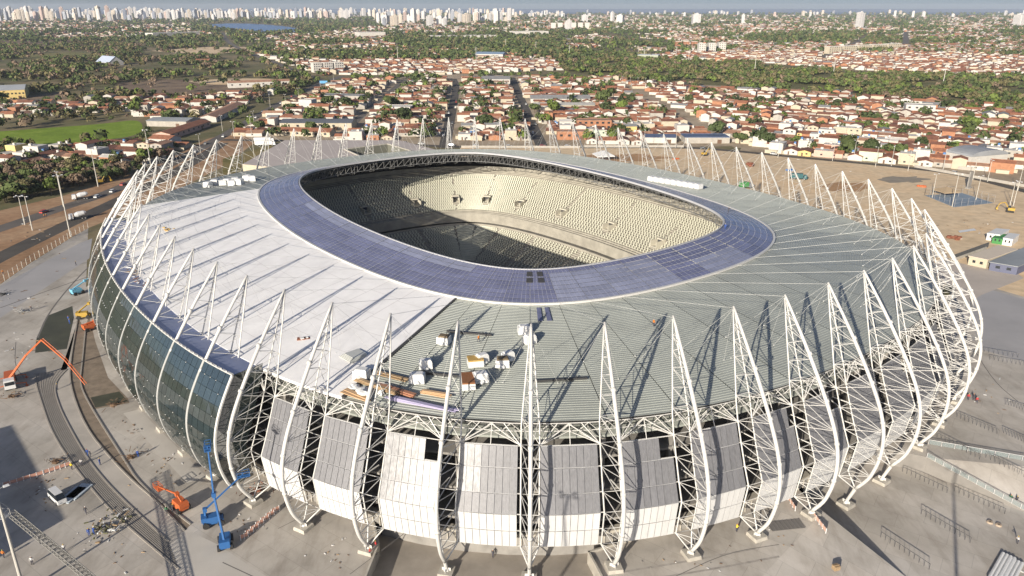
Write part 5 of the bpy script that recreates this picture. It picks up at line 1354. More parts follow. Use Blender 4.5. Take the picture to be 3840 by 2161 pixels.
B0 = w_(1.6, 0, 2.4); B1 = rel(66, 893, 9.0); B2 = rel(104, 855, 13.0); B3 = rel(160, 903, 9.0); B4 = rel(214, 968, 3.0)
for a, b, r in ((B0, B1, .34), (B1, B2, .30), (B2, B3, .24), (B3, B4, .16)):
    m = MB(); m.tube(a, b, r, r * .85, 4, caps=True); m.tube(Vector(a) + Vector((.3, .3, .2)), Vector(b) + Vector((.3, .3, .2)), .09, k=5); m.build('boom_section', C_ORANGE, t)
for a, b in ((-2.6, -3.4), (2.6, -3.4), (-2.6, 3.4), (2.6, 3.4)):
    m = MB(); m.tube(w_(a, b * .3, 1.2), w_(a, b, .9), .12, k=4); m.tube(w_(a, b, 1.0), w_(a, b, 0), .1, k=6); m.box(w_(a, b, .06), (.7, .7, .1)); m.build('outrigger', C_ORANGE, t)
# van and the stack of sheets beside it
vx, vy = gp(146, 1258); car(vx, vy, atan2(gp(165, 1275)[1] - gp(127, 1240)[1], gp(165, 1275)[0] - gp(127, 1240)[0]), C_WHITE, 'white van parked beside stacked sheets on the plaza', None, 'van')
for i, (x, y) in enumerate(((182, 1246), (198, 1238))):
    m = MB(); X, Y = gp(x, y); m.box((0, 0, .1), (2.6, 5.0, .2), -.2); m.box((.1, .1, .24), (2.4, 4.7, .06), -.17); tag(m.build('sheet_stack', mat('blue_white_sheets', (.46, .52, .57), .7, var=.15, scale=.5), None, (X, Y, 0)), ('flat stack of bluish sheets next to the white van', 'second stack of bluish sheets behind the first one by the van')[i], 'sheet stack')
# terraces curving round the glass side: four lines, ribbed slab between the outer two
L1 = soften(gpp([(88, 940), (90, 966), (100, 1000), (130, 1090), (190, 1180), (277, 1286), (390, 1383), (450, 1432)]), 2); L2 = soften(gpp([(168, 930), (134, 966), (146, 1020), (187, 1100), (232, 1173), (300, 1250), (424, 1363)]), 2)
L3 = soften(gpp([(196, 800), (178, 900), (174, 966), (214, 1076), (284, 1160), (344, 1220), (394, 1260), (464, 1336)]), 2); L4 = soften(gpp([(215, 830), (205, 930), (200, 966), (227, 1023), (310, 1153), (354, 1223), (480, 1320)]), 2)
def resamp(P, n):
    d = [0]
    for a, b in zip(P, P[1:]): d.append(d[-1] + hypot(b[0] - a[0], b[1] - a[1]))
    out = []; j = 0
    for i in range(n + 1):
        q = d[-1] * i / n
        while j < len(d) - 2 and d[j + 1] < q: j += 1
        k_ = (q - d[j]) / max(1e-6, d[j + 1] - d[j]); out.append((P[j][0] + (P[j + 1][0] - P[j][0]) * k_, P[j][1] + (P[j + 1][1] - P[j][1]) * k_))
    return out
def band(name, A, B, z, mm):
    a, b = resamp(A, 40), resamp(B, 40); m = MB()
    for i in range(40): m.face([(*a[i], z), (*a[i + 1], z), (*b[i + 1], z), (*b[i], z)])
    for f in range(len(m.f)): pass
    return struct(m.build(name, mm))
band('ribbed_terrace', L1, L2, .006, mat('ribbed_slab', (.33, .30, .265), .9, var=.2, scale=.3)); band('dirt_trench', L3, L4, .004, mat('trench_soil', (.26, .205, .15), .95, var=.35, scale=.4))
band('terrace_slab', L2, L3, .002, mat('terrace_concrete', (.48, .44, .385), .9, var=.2, scale=.15))
ra, rb = resamp(L1, 10), resamp(L2, 10)
a40, b40 = resamp(L1, 80), resamp(L2, 80)
m = MB()
for q in range(1, 9):
    f = q / 9; m = ribbon([(a[0] + (b[0] - a[0]) * f, a[1] + (b[1] - a[1]) * f) for a, b in zip(a40, b40)], .12, .01, .04, m)
tag(m.build('terrace_ribs', mat('dark_rebar', (.24, .22, .19), .9)), 'long dark reinforcement ribs lying on the curved terrace slab', 'rebar')['kind'] = 'stuff'
for P, h, lab in ((L1, .12, 'outermost kerb wall of the curved terraces'), (L2, .14, 'second kerb wall of the curved terraces'), (L3, .18, 'third kerb wall of the curved terraces'), (L4, .18, 'innermost low kerb of the curved terraces')):
    tag(ribbon(resamp(P, 60), .3, 0, h).build('kerb_wall', mat('stained_kerb', (.33, .30, .26), .9)), lab, 'kerb')
sheet('wet_slab', gpp([(118, 795), (182, 770), (186, 800), (168, 878), (88, 888), (92, 850)]), .008, mat('wet_green_concrete', (.075, .075, .045), .6, var=.3, scale=.2))
sheet('wet_slab', gpp([(228, 1000), (300, 985), (322, 1010), (240, 1026)]), .008, mat('wet_green_concrete', (0, 0, 0)))
sheet('bare_earth_strip', gpp([(190, 905), (205, 850), (224, 795), (240, 860), (272, 950), (322, 1003), (326, 1014), (236, 1030), (206, 985)]), .006, mat('trench_soil', (0, 0, 0)))

# people
def make_person(pose):
    me = bpy.data.meshes.new('person'); V = []; E = []; Rr = []
    def v(x, y, z, r): V.append((x, y, z)); Rr.append(r); return len(V) - 1
    pel = v(0, 0, .95, .15); ch = v(.02 + .04 * pose, 0, 1.28, .165); nk = v(.03 + .05 * pose, 0, 1.50, .065); hd = v(.05 + .06 * pose, 0, 1.63, .105); tp = v(.05 + .06 * pose, 0, 1.76, .09)
    E += [(pel, ch), (ch, nk), (nk, hd), (hd, tp)]
    for s in (-1, 1):
        st = .22 * s * (1 if pose == 1 else .25 if pose == 0 else .1)
        hp = v(.0, .10 * s, .88, .105); kn = v(st * .6 + .03, .11 * s, .48, .075); an = v(st, .12 * s, .09, .055); to = v(st + .17, .13 * s, .045, .045)
        E += [(pel, hp), (hp, kn), (kn, an), (an, to)]
        sh = v(.02 + .04 * pose, .20 * s, 1.42, .075)
        if pose == 2: el = v(.22, .26 * s, 1.22, .055); wr = v(.45, .16 * s, 1.18, .04); ha = v(.55, .12 * s, 1.18, .04)
        else: el = v(-st * .5, .27 * s, 1.14, .055); wr = v(-st * .6 + .1, .27 * s, .90, .04); ha = v(-st * .6 + .14, .26 * s, .80, .042)
        E += [(ch, sh), (sh, el), (el, wr), (wr, ha)]
    me.from_pydata(V, E, []); o = bpy.data.objects.new('person_source', me); COL.objects.link(o)
    md = o.modifiers.new('s', 'SKIN'); 
    for i, r in enumerate(Rr): me.skin_vertices[0].data[i].radius = (r, r)
    me.skin_vertices[0].data[0].use_root = True
    o.modifiers.new('d', 'SUBSURF').levels = 1
    dg = bpy.context.evaluated_depsgraph_get(); ev = o.evaluated_get(dg); out = bpy.data.meshes.new_from_object(ev)
    bpy.data.objects.remove(o); return out
_pp = [make_person(i) for i in range(3)]
_pc = {}
SHIRT = {'blue': (.03, .08, .30), 'red': (.45, .04, .04), 'dark': (.05, .05, .06), 'yellow': (.65, .50, .04), 'white': (.65, .64, .62), 'green': (.04, .16, .08), 'orange': (.55, .18, .03)}
def person(x, y, z, rz, pose, shirt, label, hat='white', group=None):
    k_ = (pose, shirt, hat)
    if k_ not in _pc:
        me = _pp[pose].copy(); me.name = 'person'; me.materials.clear()
        for mm in (mat('trousers_' + ('blue' if shirt == 'blue' else 'dark'), (.03, .07, .25) if shirt == 'blue' else (.06, .06, .08), .8), mat('shirt_' + shirt, SHIRT[shirt], .8), C_SKIN, mat('helmet_' + hat, SHIRT[hat], .4), mat('boots', (.03, .025, .02), .8)): me.materials.append(mm)
        for p in me.polygons:
            c = p.center
            p.material_index = 4 if c.z < .12 else 0 if c.z < .98 and abs(c.y) < .23 else 3 if c.z > 1.66 else 2 if (c.z > 1.49 and abs(c.y) < .12) or c.z < .86 or (pose == 2 and c.x > .42) else 1
            p.use_smooth = True
        _pc[k_] = me
    o = link('person', _pc[k_], None, (x, y, z), rz); return tag(o, label, 'person', group)
PPL = [(348, 1150, 0, 'blue', 'person in blue overalls standing over a heap on the plaza slab'), (222, 1146, 1, 'blue', 'person in blue walking beside the second terrace kerb'), (228, 1150, 0, 'dark', 'person in dark clothes next to the blue-clad walker on the terrace'), (252, 1170, 0, 'blue', 'person in blue on the smooth terrace slab'), (206, 1172, 2, 'white', 'bending person with pale shirt on the ribbed terrace'), (181, 1182, 0, 'yellow', 'person in yellow vest at the end of the barrier line'), (217, 1294, 1, 'dark', 'person in dark shirt crossing the plaza near the rubble heap'), (225, 1348, 0, 'blue', 'person in blue on the near side of the rubble heap'), (237, 1346, 2, 'blue', 'second blue-clad person leaning over the rubble heap'), (163, 1388, 1, 'white', 'person in white shirt walking alone on the near plaza'), (420, 1292, 0, 'green', 'person in green beside the orange boom lift'), (435, 1288, 2, 'dark', 'person stooping beside the orange boom lift chassis'), (146, 980, 0, 'dark', 'person in dark clothes on the far end of the terrace'), (191, 668, 1, 'dark', 'lone walker on the empty plaza left of the glass wall'), (80, 782, 0, 'dark', 'person standing by the frames on the left plaza'), (173, 808, 0, 'blue', 'person in blue at the edge of the wet slab'), (176, 816, 2, 'blue', 'second person in blue raking the wet slab'), (930, 1398, 2, 'red', 'person in red working at the foot of a front pylon'), (946, 1380, 0, 'red', 'person in red standing by the front pylon foot'), (8, 590 + 100, 1, 'orange', 'person in orange beside the plaza fence'), (112, 548, 0, 'orange', 'person in orange on the dirt verge'), (117, 547, 0, 'orange', 'second person in orange on the dirt verge'), (10, 1404, 0, 'orange', 'person in orange at the lower edge of the plaza'), (82, 1420, 0, 'white', 'person in white near the lamp mast foot'), (1852, 1338, 2, 'yellow', 'person in yellow crouching under a right-hand pylon'),
       (2435, 1006, 0, 'red', 'first of three people in red beyond the right pylons'), (2448, 1006, 0, 'dark', 'person in dark between two in red beyond the right pylons'), (2456, 1014, 1, 'red', 'last of the three people in red beyond the right pylons'), (2510, 1175, 0, 'red', 'person in red by the bikes at a queue rail'), (2520, 1180, 2, 'dark', 'person in dark crouching at a queue rail'), (2540, 1262, 0, 'green', 'person in green at the lower end of the railed ramp'), (2556, 1266, 0, 'dark', 'person in dark at the lower end of the railed ramp'), (2560, 1368, 2, 'white', 'person in white at the seat by the white pipes'), (1240, 1402, 0, 'dark', 'person in the sunken forecourt beside the wall')]
rp = random.Random(4)
for i, (x, y, pose, sh, lab) in enumerate(PPL):
    z = 0 if x < 2490 or y < 1150 else -3.6
    if x == 1240: z = FZ
    X, Y = gp(x, y, z); person(X, Y, z, rp.uniform(0, 6.28), pose, sh, lab, rp.choice(('white', 'white', 'yellow', 'orange')))
for x, y, pose, sh, lab in ((1204, 862, 1, 'orange', 'roof worker beside the black bar among wrapped bundles'), (1644, 822, 0, 'orange', 'roof worker in orange at a shadow tip on the ribbed roof'), (1832, 536, 2, 'dark', 'roof worker at the pointed end of the glazed ring'), (1824, 578, 0, 'blue', 'roof worker in blue on the inner edge of the glazed ring')):
    X, Y, Z, u, a = groof(x, y); person(X, Y, Z, rp.uniform(0, 6), pose, sh, lab)

# bundles, boards and rubbish on the roof
def on_roof(name, xd, yd, fn, mats, label, cat, group=None, rz=0):
    X, Y, Z, u, a = groof(xd, yd); m = MB(); fn(m); o = m.build(name, mats, None, (X, Y, Z), a + rz); return tag(o, label, cat, group)
BL = [(1117, 863, 3.0, 0), (1071, 925, 3.0, .5), (1050, 960, 3.4, .3), (911, 948, 3.4, .2), (1212, 911, 2.8, .7), (1277, 905, 2.8, .6), (1264, 920, 3.2, .1), (1318, 838, 3.0, .2), (1332, 862, 2.8, .5), (1209, 958, 3.4, .4)]
BLAB = ['topmost wrapped white bundle with a brown lid on the ribbed roof', 'wrapped white bundle with folded top left of the second bare pylon', 'wrapped white bundle above the long boards', 'large crumpled white bundle by the membrane edge', 'white bundle behind the tan topped bundle', 'tilted white bundle at the right of the roof heap', 'white bundle with black stripes next to the tilted one', 'white bundle with rolled top behind the front pylon', 'grey white bundle below the rolled one behind the front pylon', 'white bundle beside the brown pallet on the roof']
for i, (x, y, s, rz) in enumerate(BL):
    def f(m, s=s * .85, i=i):
        m.box((0, 0, .75), (s * .75, s, 1.5), 0, 0, .93); m.box((.1, .05, 1.62), (s * .6, s * .85, .35), .08, 1 if i in (0, 6) else 0, .8); m.blob((s * .42, 0, .35), (.5, .6, .4), i)
    on_roof('wrapped_bundle', x, y, f, [C_WRAP, mat('brown_lid', (.16, .12, .07), .8)], BLAB[i], 'bundle', 'wrapped bundles on the roof', rz)
on_roof('tan_bundle', 1196, 918, lambda m: (m.box((0, 0, .6), (2.4, 3.0, 1.2), 0, 1, .95), m.box((0, 0, 1.35), (2.3, 2.9, .3), 0, 0)), [mat('tan_board', (.48, .31, .09), .7), C_WRAP], 'bundle with a tan board top on the roof', 'bundle', rz=.4)
on_roof('pallet_stack', 1178, 968, lambda m: (m.box((0, 0, .6), (4.4, 2.4, 1.2), 0, 1), m.box((0, 0, 1.35), (4.3, 2.3, .3), 0, 0)), [mat('rust_brown_board', (.24, .10, .04), .8), C_WRAP], 'long pallet with rust brown top on the roof edge', 'pallet', rz=.3)
for i, (x, y, l, w, rz, mm, lab) in enumerate(((985, 950, 9, .9, 1.45, C_WOOD, 'upper stack of tan boards near the roof edge'), (950, 975, 14, 1.6, 1.42, C_WOOD, 'longest stack of boards by the roof edge'), (1000, 985, 10, 1.2, 1.4, mat('reddish_board', (.36, .17, .10), .8), 'reddish boards in the middle of the roof heap'), (1095, 994, 7, 1.4, 1.48, mat('pale_tan_board', (.52, .34, .19), .8), 'pale board stack with red cans at the roof edge'), (1060, 1023, 17, 1.2, 1.47, mat('lilac_roll', (.38, .35, .50), .5), 'long lilac sheet roll along the roof edge'), (895, 1000, 8, 1.3, 1.4, mat('pale_tan_board', (0, 0, 0)), 'boards lying next to the membrane corner'))):
    on_roof('board_stack', x, y, lambda m, l=l, w=w: [m.box((rp.uniform(-.2, .2), rp.uniform(-.4, .4), .12 + .16 * q), (l * .85 * rp.uniform(.8, 1), w * .7 * rp.uniform(.6, 1), .15), rp.uniform(-.05, .05)) for q in range(4)], mm, lab, 'boards', rz=rz)
for i, (x, y, l, lab) in enumerate(((1180, 840, 9.5, 'upper black bar lying across the ribs'), (1120, 945, 11, 'middle black bar lying across the ribs'), (1410, 957, 10, 'black bar lying right of the front pylon'))):
    on_roof('black_bar', x, y, lambda m, l=l: (m.box((0, 0, .2), (.45, l, .3)), m.box((.3, 0, .1), (.12, l * .96, .12)), m.box((0, l * .3, .4), (.7, .2, .2))), M_DARK, lab, 'bar', rz=.06)
on_roof('plastic_heap', 925, 985, lambda m: [m.blob((rp.uniform(-2, 2), rp.uniform(-3, 3), .3), (rp.uniform(.5, 1.2), rp.uniform(.5, 1.2), rp.uniform(.3, .8)), q) for q in range(7)], C_WRAP, 'heap of crumpled white plastic near the membrane corner', 'plastic')['kind'] = 'stuff'
on_roof('timber_scraps', 325, 690, lambda m: [m.box((rp.gauss(0, 1.6), rp.gauss(0, 2.4), .2 + rp.random() * .7), (rp.uniform(.6, 2.8), .25, .18), rp.uniform(0, 3.1), rp.randrange(2)) for q in range(46)], [C_WOOD, C_WRAP], 'heap of timber scraps beside the blue gutter', 'scraps')['kind'] = 'stuff'
on_roof('timber_scraps', 345, 715, lambda m: [m.box((rp.gauss(0, 1.3), rp.gauss(0, 1.6), .2 + rp.random() * .5), (rp.uniform(.6, 2.0), .25, .18), rp.uniform(0, 3.1), rp.randrange(2)) for q in range(26)], [mat('reddish_board', (0, 0, 0)), C_WRAP], 'smaller heap of reddish scraps on the membrane', 'scraps')['kind'] = 'stuff'
on_roof('roof_hatch', 764, 853, lambda m: (m.box((0, 0, .12), (2.6, 1.2, .22)), m.box((.3, .2, .3), (.7, .8, .25), .3, 1), m.box((-.7, 0, .3), (.5, .6, .25), .1, 1)), [M_RUST, C_WRAP], 'open brown hatch with loose pieces on the white membrane', 'hatch', rz=-.7)
on_roof('sheet_stack', 886, 900, lambda m: [m.box((-.2 * q, 0, .1 + .14 * q), (3.2, 4.2 - .3 * q, .12), .1) for q in range(5)], mat('pale_grey_sheets', (.50, .51, .48), .5), 'stack of pale grey sheets near the membrane edge', 'sheet stack', rz=-.35)
on_roof('foam_scraps', 424, 577, lambda m: [m.box((rp.gauss(0, .8), rp.gauss(0, 1.0), .2), (.8, .5, .3), rp.uniform(0, 3)) for q in range(7)], mat('tan_board', (0, 0, 0)), 'small tan scraps on the far white membrane', 'scraps')['kind'] = 'stuff'
WB = [(524, 470), (541, 464), (560, 465), (574, 462), (584, 466), (592, 459), (603, 463), (622, 453), (634, 455)]
for i, (x, y) in enumerate(WB):
    on_roof('white_crate', x, y, lambda m: (m.box((0, 0, .9), (2.6, 2.8, 1.8), 0, 0, .96), m.box((0, 0, 1.86), (2.2, 2.4, .12))), C_WRAP, f'{ORD[i]} white roof unit counted from the left in the far row', 'roof unit', 'white units on the far roof', .3 * (i % 3))
for i in range(9):
    on_roof('white_crate', 1640 + i * 14.5, 455 + i * 2.4, lambda m: (m.box((0, 0, .8), (2.4, 2.6, 1.6), 0, 0, .97), m.box((0, 0, 1.66), (2.0, 2.2, .12))), C_WRAP, f'{ORD[i]} white box in the row beside the right rim of the ring', 'roof unit', 'white boxes beside the ring')

# barriers and rails
C_REDW = mat('red_barrier_mesh', (.50, .27, .20), .7); C_RAIL = mat('dark_rail', (.10, .10, .10), .5)
def barrier(pts, n, label, paint, h=1.1, group=None):
    A, B = Vector((*pts[0], 0)), Vector((*pts[1], 0)); t = thing('barrier', label, 'barrier', tuple(A), 0, group); d = B - A
    for i in range(n + 1): m = MB(); m.box(tuple(d * (i / n) + Vector((0, 0, h / 2))), (.12, .12, h)); m.build('post', C_WHITE, t)
    for z in (h * .35, h * .85): m = MB(); m.tube(Vector((0, 0, z)), d + Vector((0, 0, z)), .09, k=4); m.build('rail', paint, t)
    m = MB(); nn = Vector((-d.y, d.x, 0)).normalized() * .03; m.hexa([-nn + Vector((0, 0, h * .38)), d - nn + Vector((0, 0, h * .38)), d + nn + Vector((0, 0, h * .38)), nn + Vector((0, 0, h * .38)), -nn + Vector((0, 0, h * .8)), d - nn + Vector((0, 0, h * .8)), d + nn + Vector((0, 0, h * .8)), nn + Vector((0, 0, h * .8))]); m.build('mesh_panel', paint, t)
    return t
barrier((gp(10, 1226), gp(110, 1195)), 6, 'left half of the red barrier line across the plaza', C_REDW); barrier((gp(112, 1194), gp(178, 1172)), 5, 'right half of the red barrier line reaching the terraces', C_REDW)
for i in range(7):
    a = gp(606 + i * 13, 1360 - i * 11); b = gp(625 + i * 13, 1345 - i * 11 + 6); barrier((a, b), 2, f'{ORD[i]} leaning red barrier in the stack below the blue lifts', C_REDW, 1.2, 'stacked red barriers')
barrier((gp(1982, 1258), gp(2000, 1286)), 3, 'pink barrier left of the plinth at the sunken gate', mat('pink_barrier', (.60, .38, .30), .7)); barrier((gp(2036, 1288), gp(2077, 1342)), 5, 'pink barrier running along the top of the sunken gate wall', mat('pink_barrier', (0, 0, 0)))
RL = [((2407, 1050), (2508, 1092), 0, 'queue rail nearest the last right-hand pylon'), ((2357, 1102), (2464, 1156), 0, 'second queue rail beyond the railed ramp'), ((2480, 1152), (2600, 1212), 0, 'queue rail with bikes beyond the railed ramp'), ((2524, 1090), (2600, 1124), 0, 'queue rail at the far right edge'), ((2530, 1018), (2600, 1040), 0, 'farthest queue rail at the right edge'), ((2270, 1187), (2382, 1240), RZ, 'first queue rail in the lower gate court'), ((2400, 1236), (2527, 1293), RZ, 'queue rail in front of the railed ramp end'), ((2317, 1294), (2440, 1366), RZ, 'middle queue rail in the lower gate court'), ((2215, 1352), (2337, 1433), RZ, 'nearest queue rail in the lower gate court'), ((2440, 880), (2560, 900), 0, 'long low rail beside the smooth plaza slab'), ((2490, 905), (2600, 925), 0, 'short rail below the smooth plaza slab')]
for a, b, z, lab in RL:
    A, B = Vector((*gp(*a, z), z)), Vector((*gp(*b, z), z)); t = thing('queue_rail', lab, 'railing', tuple(A), 0, 'queue rails'); d = B - A; n = 10
    m = MB(); m.tube(Vector((0, 0, 1.25)), d + Vector((0, 0, 1.25)), .06, k=5); m.build('rail', C_RAIL, t)
    for i in range(n + 1): m = MB(); q = d * (i / n); m.tube(q, q + Vector((0, 0, 1.25)), .045, k=4); m.build('post', C_RAIL, t)
for (p0, z0), (p1, z1), lab in (((RQ, 0), (RD, RZ), 'glass railing along the lower edge of the gate ramp'), (((*gp(2335, 1118), 0), 0), (RNE, 0), 'glass railing along the upper edge of the gate ramp')):
    A, B = Vector((p0[0], p0[1], z0)), Vector((p1[0], p1[1], z1)); t = thing('ramp_railing', lab, 'railing', tuple(A)); d = B - A; n = 12
    m = MB(); m.tube(Vector((0, 0, 1.15)), d + Vector((0, 0, 1.15)), .06, k=5); m.build('rail', C_STEEL, t)
    for i in range(n + 1): m = MB(); q = d * (i / n); m.tube(q, q + Vector((0, 0, 1.15)), .05, k=4); m.build('post', C_WHITE, t)
    if 'glass' in lab:
        for i in range(n): m = MB(); q, r_ = d * ((i + .06) / n), d * ((i + .94) / n); m.face([q + Vector((0, 0, .1)), r_ + Vector((0, 0, .1)), r_ + Vector((0, 0, 1.05)), q + Vector((0, 0, 1.05))]); m.build('glass_panel', mat('rail_glass', (.30, .36, .36), .1, alpha=.45), t)
for i, (x, y) in enumerate(((2552, 1425), (2572, 1438))):
    X, Y = gp(x, y, RZ); m = MB()
    for q in range(4): m.tube((0, -.9 + .6 * q, .35), (9, -.9 + .6 * q + .3, .35), .32, k=8, caps=True)
    m.box((2, 0, .05), (.3, 2.8, .1)); m.box((7, 0, .05), (.3, 2.8, .1))
    tag(m.build('pipe_bundle', C_WRAP, None, (X - 6, Y - 4, RZ), .75), ('farther bundle of white pipes at the lower right corner', 'nearer bundle of white pipes at the lower right corner')[i], 'pipes')
X, Y = gp(1976, 1322); m = MB(); m.box((0, 0, .08), (6.5, 2.6, .1)); [m.tube((-3.2 + .8 * q, -1.3, .16), (-3.2 + .8 * q, 1.3, .16), .05, k=4) for q in range(9)]; tag(m.build('mesh_mat', mat('grey_wire_mesh', (.16, .15, .14), .8), None, (X, Y, 0), .15), 'dark wire mesh mat lying beside the right plinths', 'mesh')
X, Y = gp(2105, 1418); m = MB(); m.box((0, 0, .4), (1.1, .9, .8), .3); m.box((0, 0, .85), (1.2, .2, .1), .3); tag(m.build('wood_crate', C_WOOD, None, (X, Y, -1.2)), 'small wooden crate alone on the near right plaza', 'crate')
for i, (x, y) in enumerate(((2490, 1315), (2512, 1322))):
    X, Y = gp(x, y, RZ); m = MB(); m.tube((0, 0, 0), (0, 0, .3), .6, .5, 10); m.tube((0, 0, .3), (0, 0, .31), .5, .2, 10); tag(m.build('manhole_ring', mat('tan_concrete', (.40, .32, .24), .9), None, (X, Y, RZ)), ('grey manhole ring near the gate court joint', 'tan manhole ring near the gate court joint')[i], 'manhole')
# rubble heap and small frames on the plaza
X, Y = gp(268, 1322); m = MB()
for q in range(70): m.box((rp.gauss(0, 1.5), rp.gauss(0, 1.7), .1 + abs(rp.gauss(0, .3))), (rp.uniform(.2, 1.2), rp.uniform(.12, .35), rp.uniform(.06, .2)), rp.uniform(0, 3.1), rp.choice((0, 0, 1, 1, 1, 2)))
o = tag(m.build('rubble_heap', [C_WOOD, mat('olive_scrap', (.12, .12, .06), .9), C_WRAP], None, (X, Y, 0)), 'rubble heap of boards and scraps beside the terraces', 'rubble'); o['kind'] = 'stuff'
for i, (x, y, lab) in enumerate(((58, 785, 'tangle of white metal frames on the left plaza'), (30, 1000, 'tangle of dark twigs and frames on the left plaza'), (285, 1022, 'small brown machine beside the glass wall foot'), (330, 1152, 'brown cable heap beside the person in blue'), (8, 742, 'dark bush-like heap at the left frame edge'), (140, 1165, 'two brown sacks on the left plaza'), (650, 1235, 'scrap heap under the first bare pylon'))):
    X, Y = gp(x, y); m = MB()
    for q in range(26): a = Vector((rp.gauss(0, 1), rp.gauss(0, 1), .1 + rp.random() * .9)); m.tube(a, a + Vector((rp.gauss(0, .8), rp.gauss(0, .8), rp.gauss(0, .4))), .06, k=4)
    m.blob((0, 0, .3), (.8, .7, .4), i); o = tag(m.build('scrap_heap', [C_STEEL, mat('brown_scrap', (.16, .10, .06), .9), mat('brown_scrap', (0, 0, 0)), mat('brown_scrap', (0, 0, 0)), M_DARK, mat('brown_scrap', (0, 0, 0)), M_RUST][i], None, (X, Y, 0)), lab, 'scrap'); o['kind'] = 'stuff'
# lamp masts
def mast(x, y, h, label, arms=4, r=.28, group=None, z=0):
    t = thing('lamp_mast', label, 'lamp mast', (x, y, z), rp.uniform(0, 3), group)
    m = MB(); m.tube((0, 0, 0), (0, 0, h), r, r * .5, 8, caps=True); m.build('pole', C_POLE, t)
    for i in range(arms):
        a = 2 * pi * i / arms; m = MB(); m.tube((0, 0, h - .3), (cos(a) * 1.2, sin(a) * 1.2, h + .1), .06, k=4); m.build('arm', C_STEEL, t); m = MB(); m.box((cos(a) * 1.5, sin(a) * 1.5, h + .05), (.9, .5, .22), a, 0, .8); m.build('lamp_head', C_WHITE, t)
    return t
def mast_d(xd, yd, h, label, **k_): X, Y = gp(xd, yd); return mast(X, Y, h, label, **k_)
mast_d(178, 596, 26, 'tall concrete lamp mast at the plaza fence'); mast_d(63, 566, 13, 'shorter lamp pole between the dirt roads'); mast_d(82, 580, 15, 'lamp pole with curved arm beside the dirt road', arms=2); mast_d(160, 520, 17, 'thin mast behind the tall plaza mast', arms=2); mast_d(247, 470, 20, 'lamp pole behind the left pylons', arms=2); mast_d(380, 420, 22, 'tall lamp mast rising above the left pylons')
for i, (x, y) in enumerate(((1957, 397), (2094, 405), (2147, 402), (2202, 420), (2242, 418), (2284, 430), (2372, 428), (2447, 453), (2484, 457), (2560, 480), (2345, 497), (2395, 520), (2455, 503), (2540, 520), (2549, 518), (1700, 372), (1620, 372), (1500, 372), (1320, 372))):
    mast_d(x, y, 12 if i != 11 else 16, f'{ORD[i]} lamp pole counted along the perimeter road and sand lot', arms=2, r=.2, group='lamp poles by the perimeter road')
for i, (x, y, h) in enumerate(((680, 270, 12), (752, 252, 12), (640, 318, 12), (590, 348, 12), (505, 384, 12), (720, 276, 14), (640, 398, 26), (560, 330, 12), (840, 210, 14))):
    mast_d(x, y, h, f'{ORD[i]} lamp pole along the main road', arms=2, r=.18, group='lamp poles by the main road')
# masts that stand beyond the lower edge of the frame and throw their shadows into it
sx_, sy_ = sin(radians(SUN_AZ)) / math.tan(radians(SUN_EL)), cos(radians(SUN_AZ)) / math.tan(radians(SUN_EL))
P = atw(24.98, 9.0); mast(P[0] - sx_ * 24, P[1] - sy_ * 24, 37, 'lamp mast in front of the sunken forecourt', arms=4, r=.35)
P = gp(2396, 1160, RZ); mast(P[0] - sx_ * 36, P[1] - sy_ * 36, 36 + RZ, 'lamp mast in front of the lower gate court', arms=4, r=.4)
MX, MY = gp(62, 1490); mast(MX, MY, 20, 'lamp mast rising at the lower left corner beside the crane jib', arms=4, r=.3)
# crane jib
def lattice(a, b, w, n, paint, name, label, cat):
    a, b = Vector(a), Vector(b); d = (b - a).normalized(); u = d.cross(Vector((0, 0, 1))).normalized(); v_ = u.cross(d); t = thing(name, label, cat, tuple(a))
    c = [(u * sx + v_ * sy) * w / 2 for sx, sy in ((-1, -1), (1, -1), (1, 1), (-1, 1))]
    for q in c: m = MB(); m.tube(q, q + (b - a), .075, k=5); m.build('chord', paint, t)
    m = MB()
    for i in range(n):
        p0, p1 = (b - a) * (i / n), (b - a) * ((i + 1) / n)
        for k_ in range(4): m.tube(p0 + c[k_], p1 + c[(k_ + 1) % 4], .05, k=4); m.tube(p0 + c[k_], p0 + c[(k_ + 1) % 4], .05, k=4)
    m.build('lacing', paint, t); return t
lattice((*gp(30, 1292, 9), 9), (*gp(330, 1540, 3), 3), 1.0, 30, mat('grey_white_jib', (.20, .195, .18), .6), 'crane_jib', 'grey lattice crane jib crossing the lower left corner', 'crane jib')
X, Y = gp(6, 1300, 12); t = thing('work_basket', 'steel work basket hanging by the lamp mast at the left edge', 'basket', (X, Y, 12)); m = MB(); m.box((0, 0, 0), (1.8, 1.4, .1)); [m.tube((a, b, 0), (a, b, 1.1), .05, k=4) for a in (-.9, .9) for b in (-.7, .7)]; m.build('frame', C_STEEL, t); m = MB(); [m.tube((a, b, 1.1), (c, d, 1.1), .05, k=4) for a, b, c, d in ((-.9, -.7, .9, -.7), (.9, -.7, .9, .7), (.9, .7, -.9, .7), (-.9, .7, -.9, -.7))]; [m.tube((a, b, 1.1), (0, 0, 3.2), .03, k=3) for a in (-.9, .9) for b in (-.7, .7)]; m.build('hoist_frame', C_STEEL, t)
person(X, Y, 12.05, 1.0, 0, 'blue', 'person in blue standing in the hanging work basket')
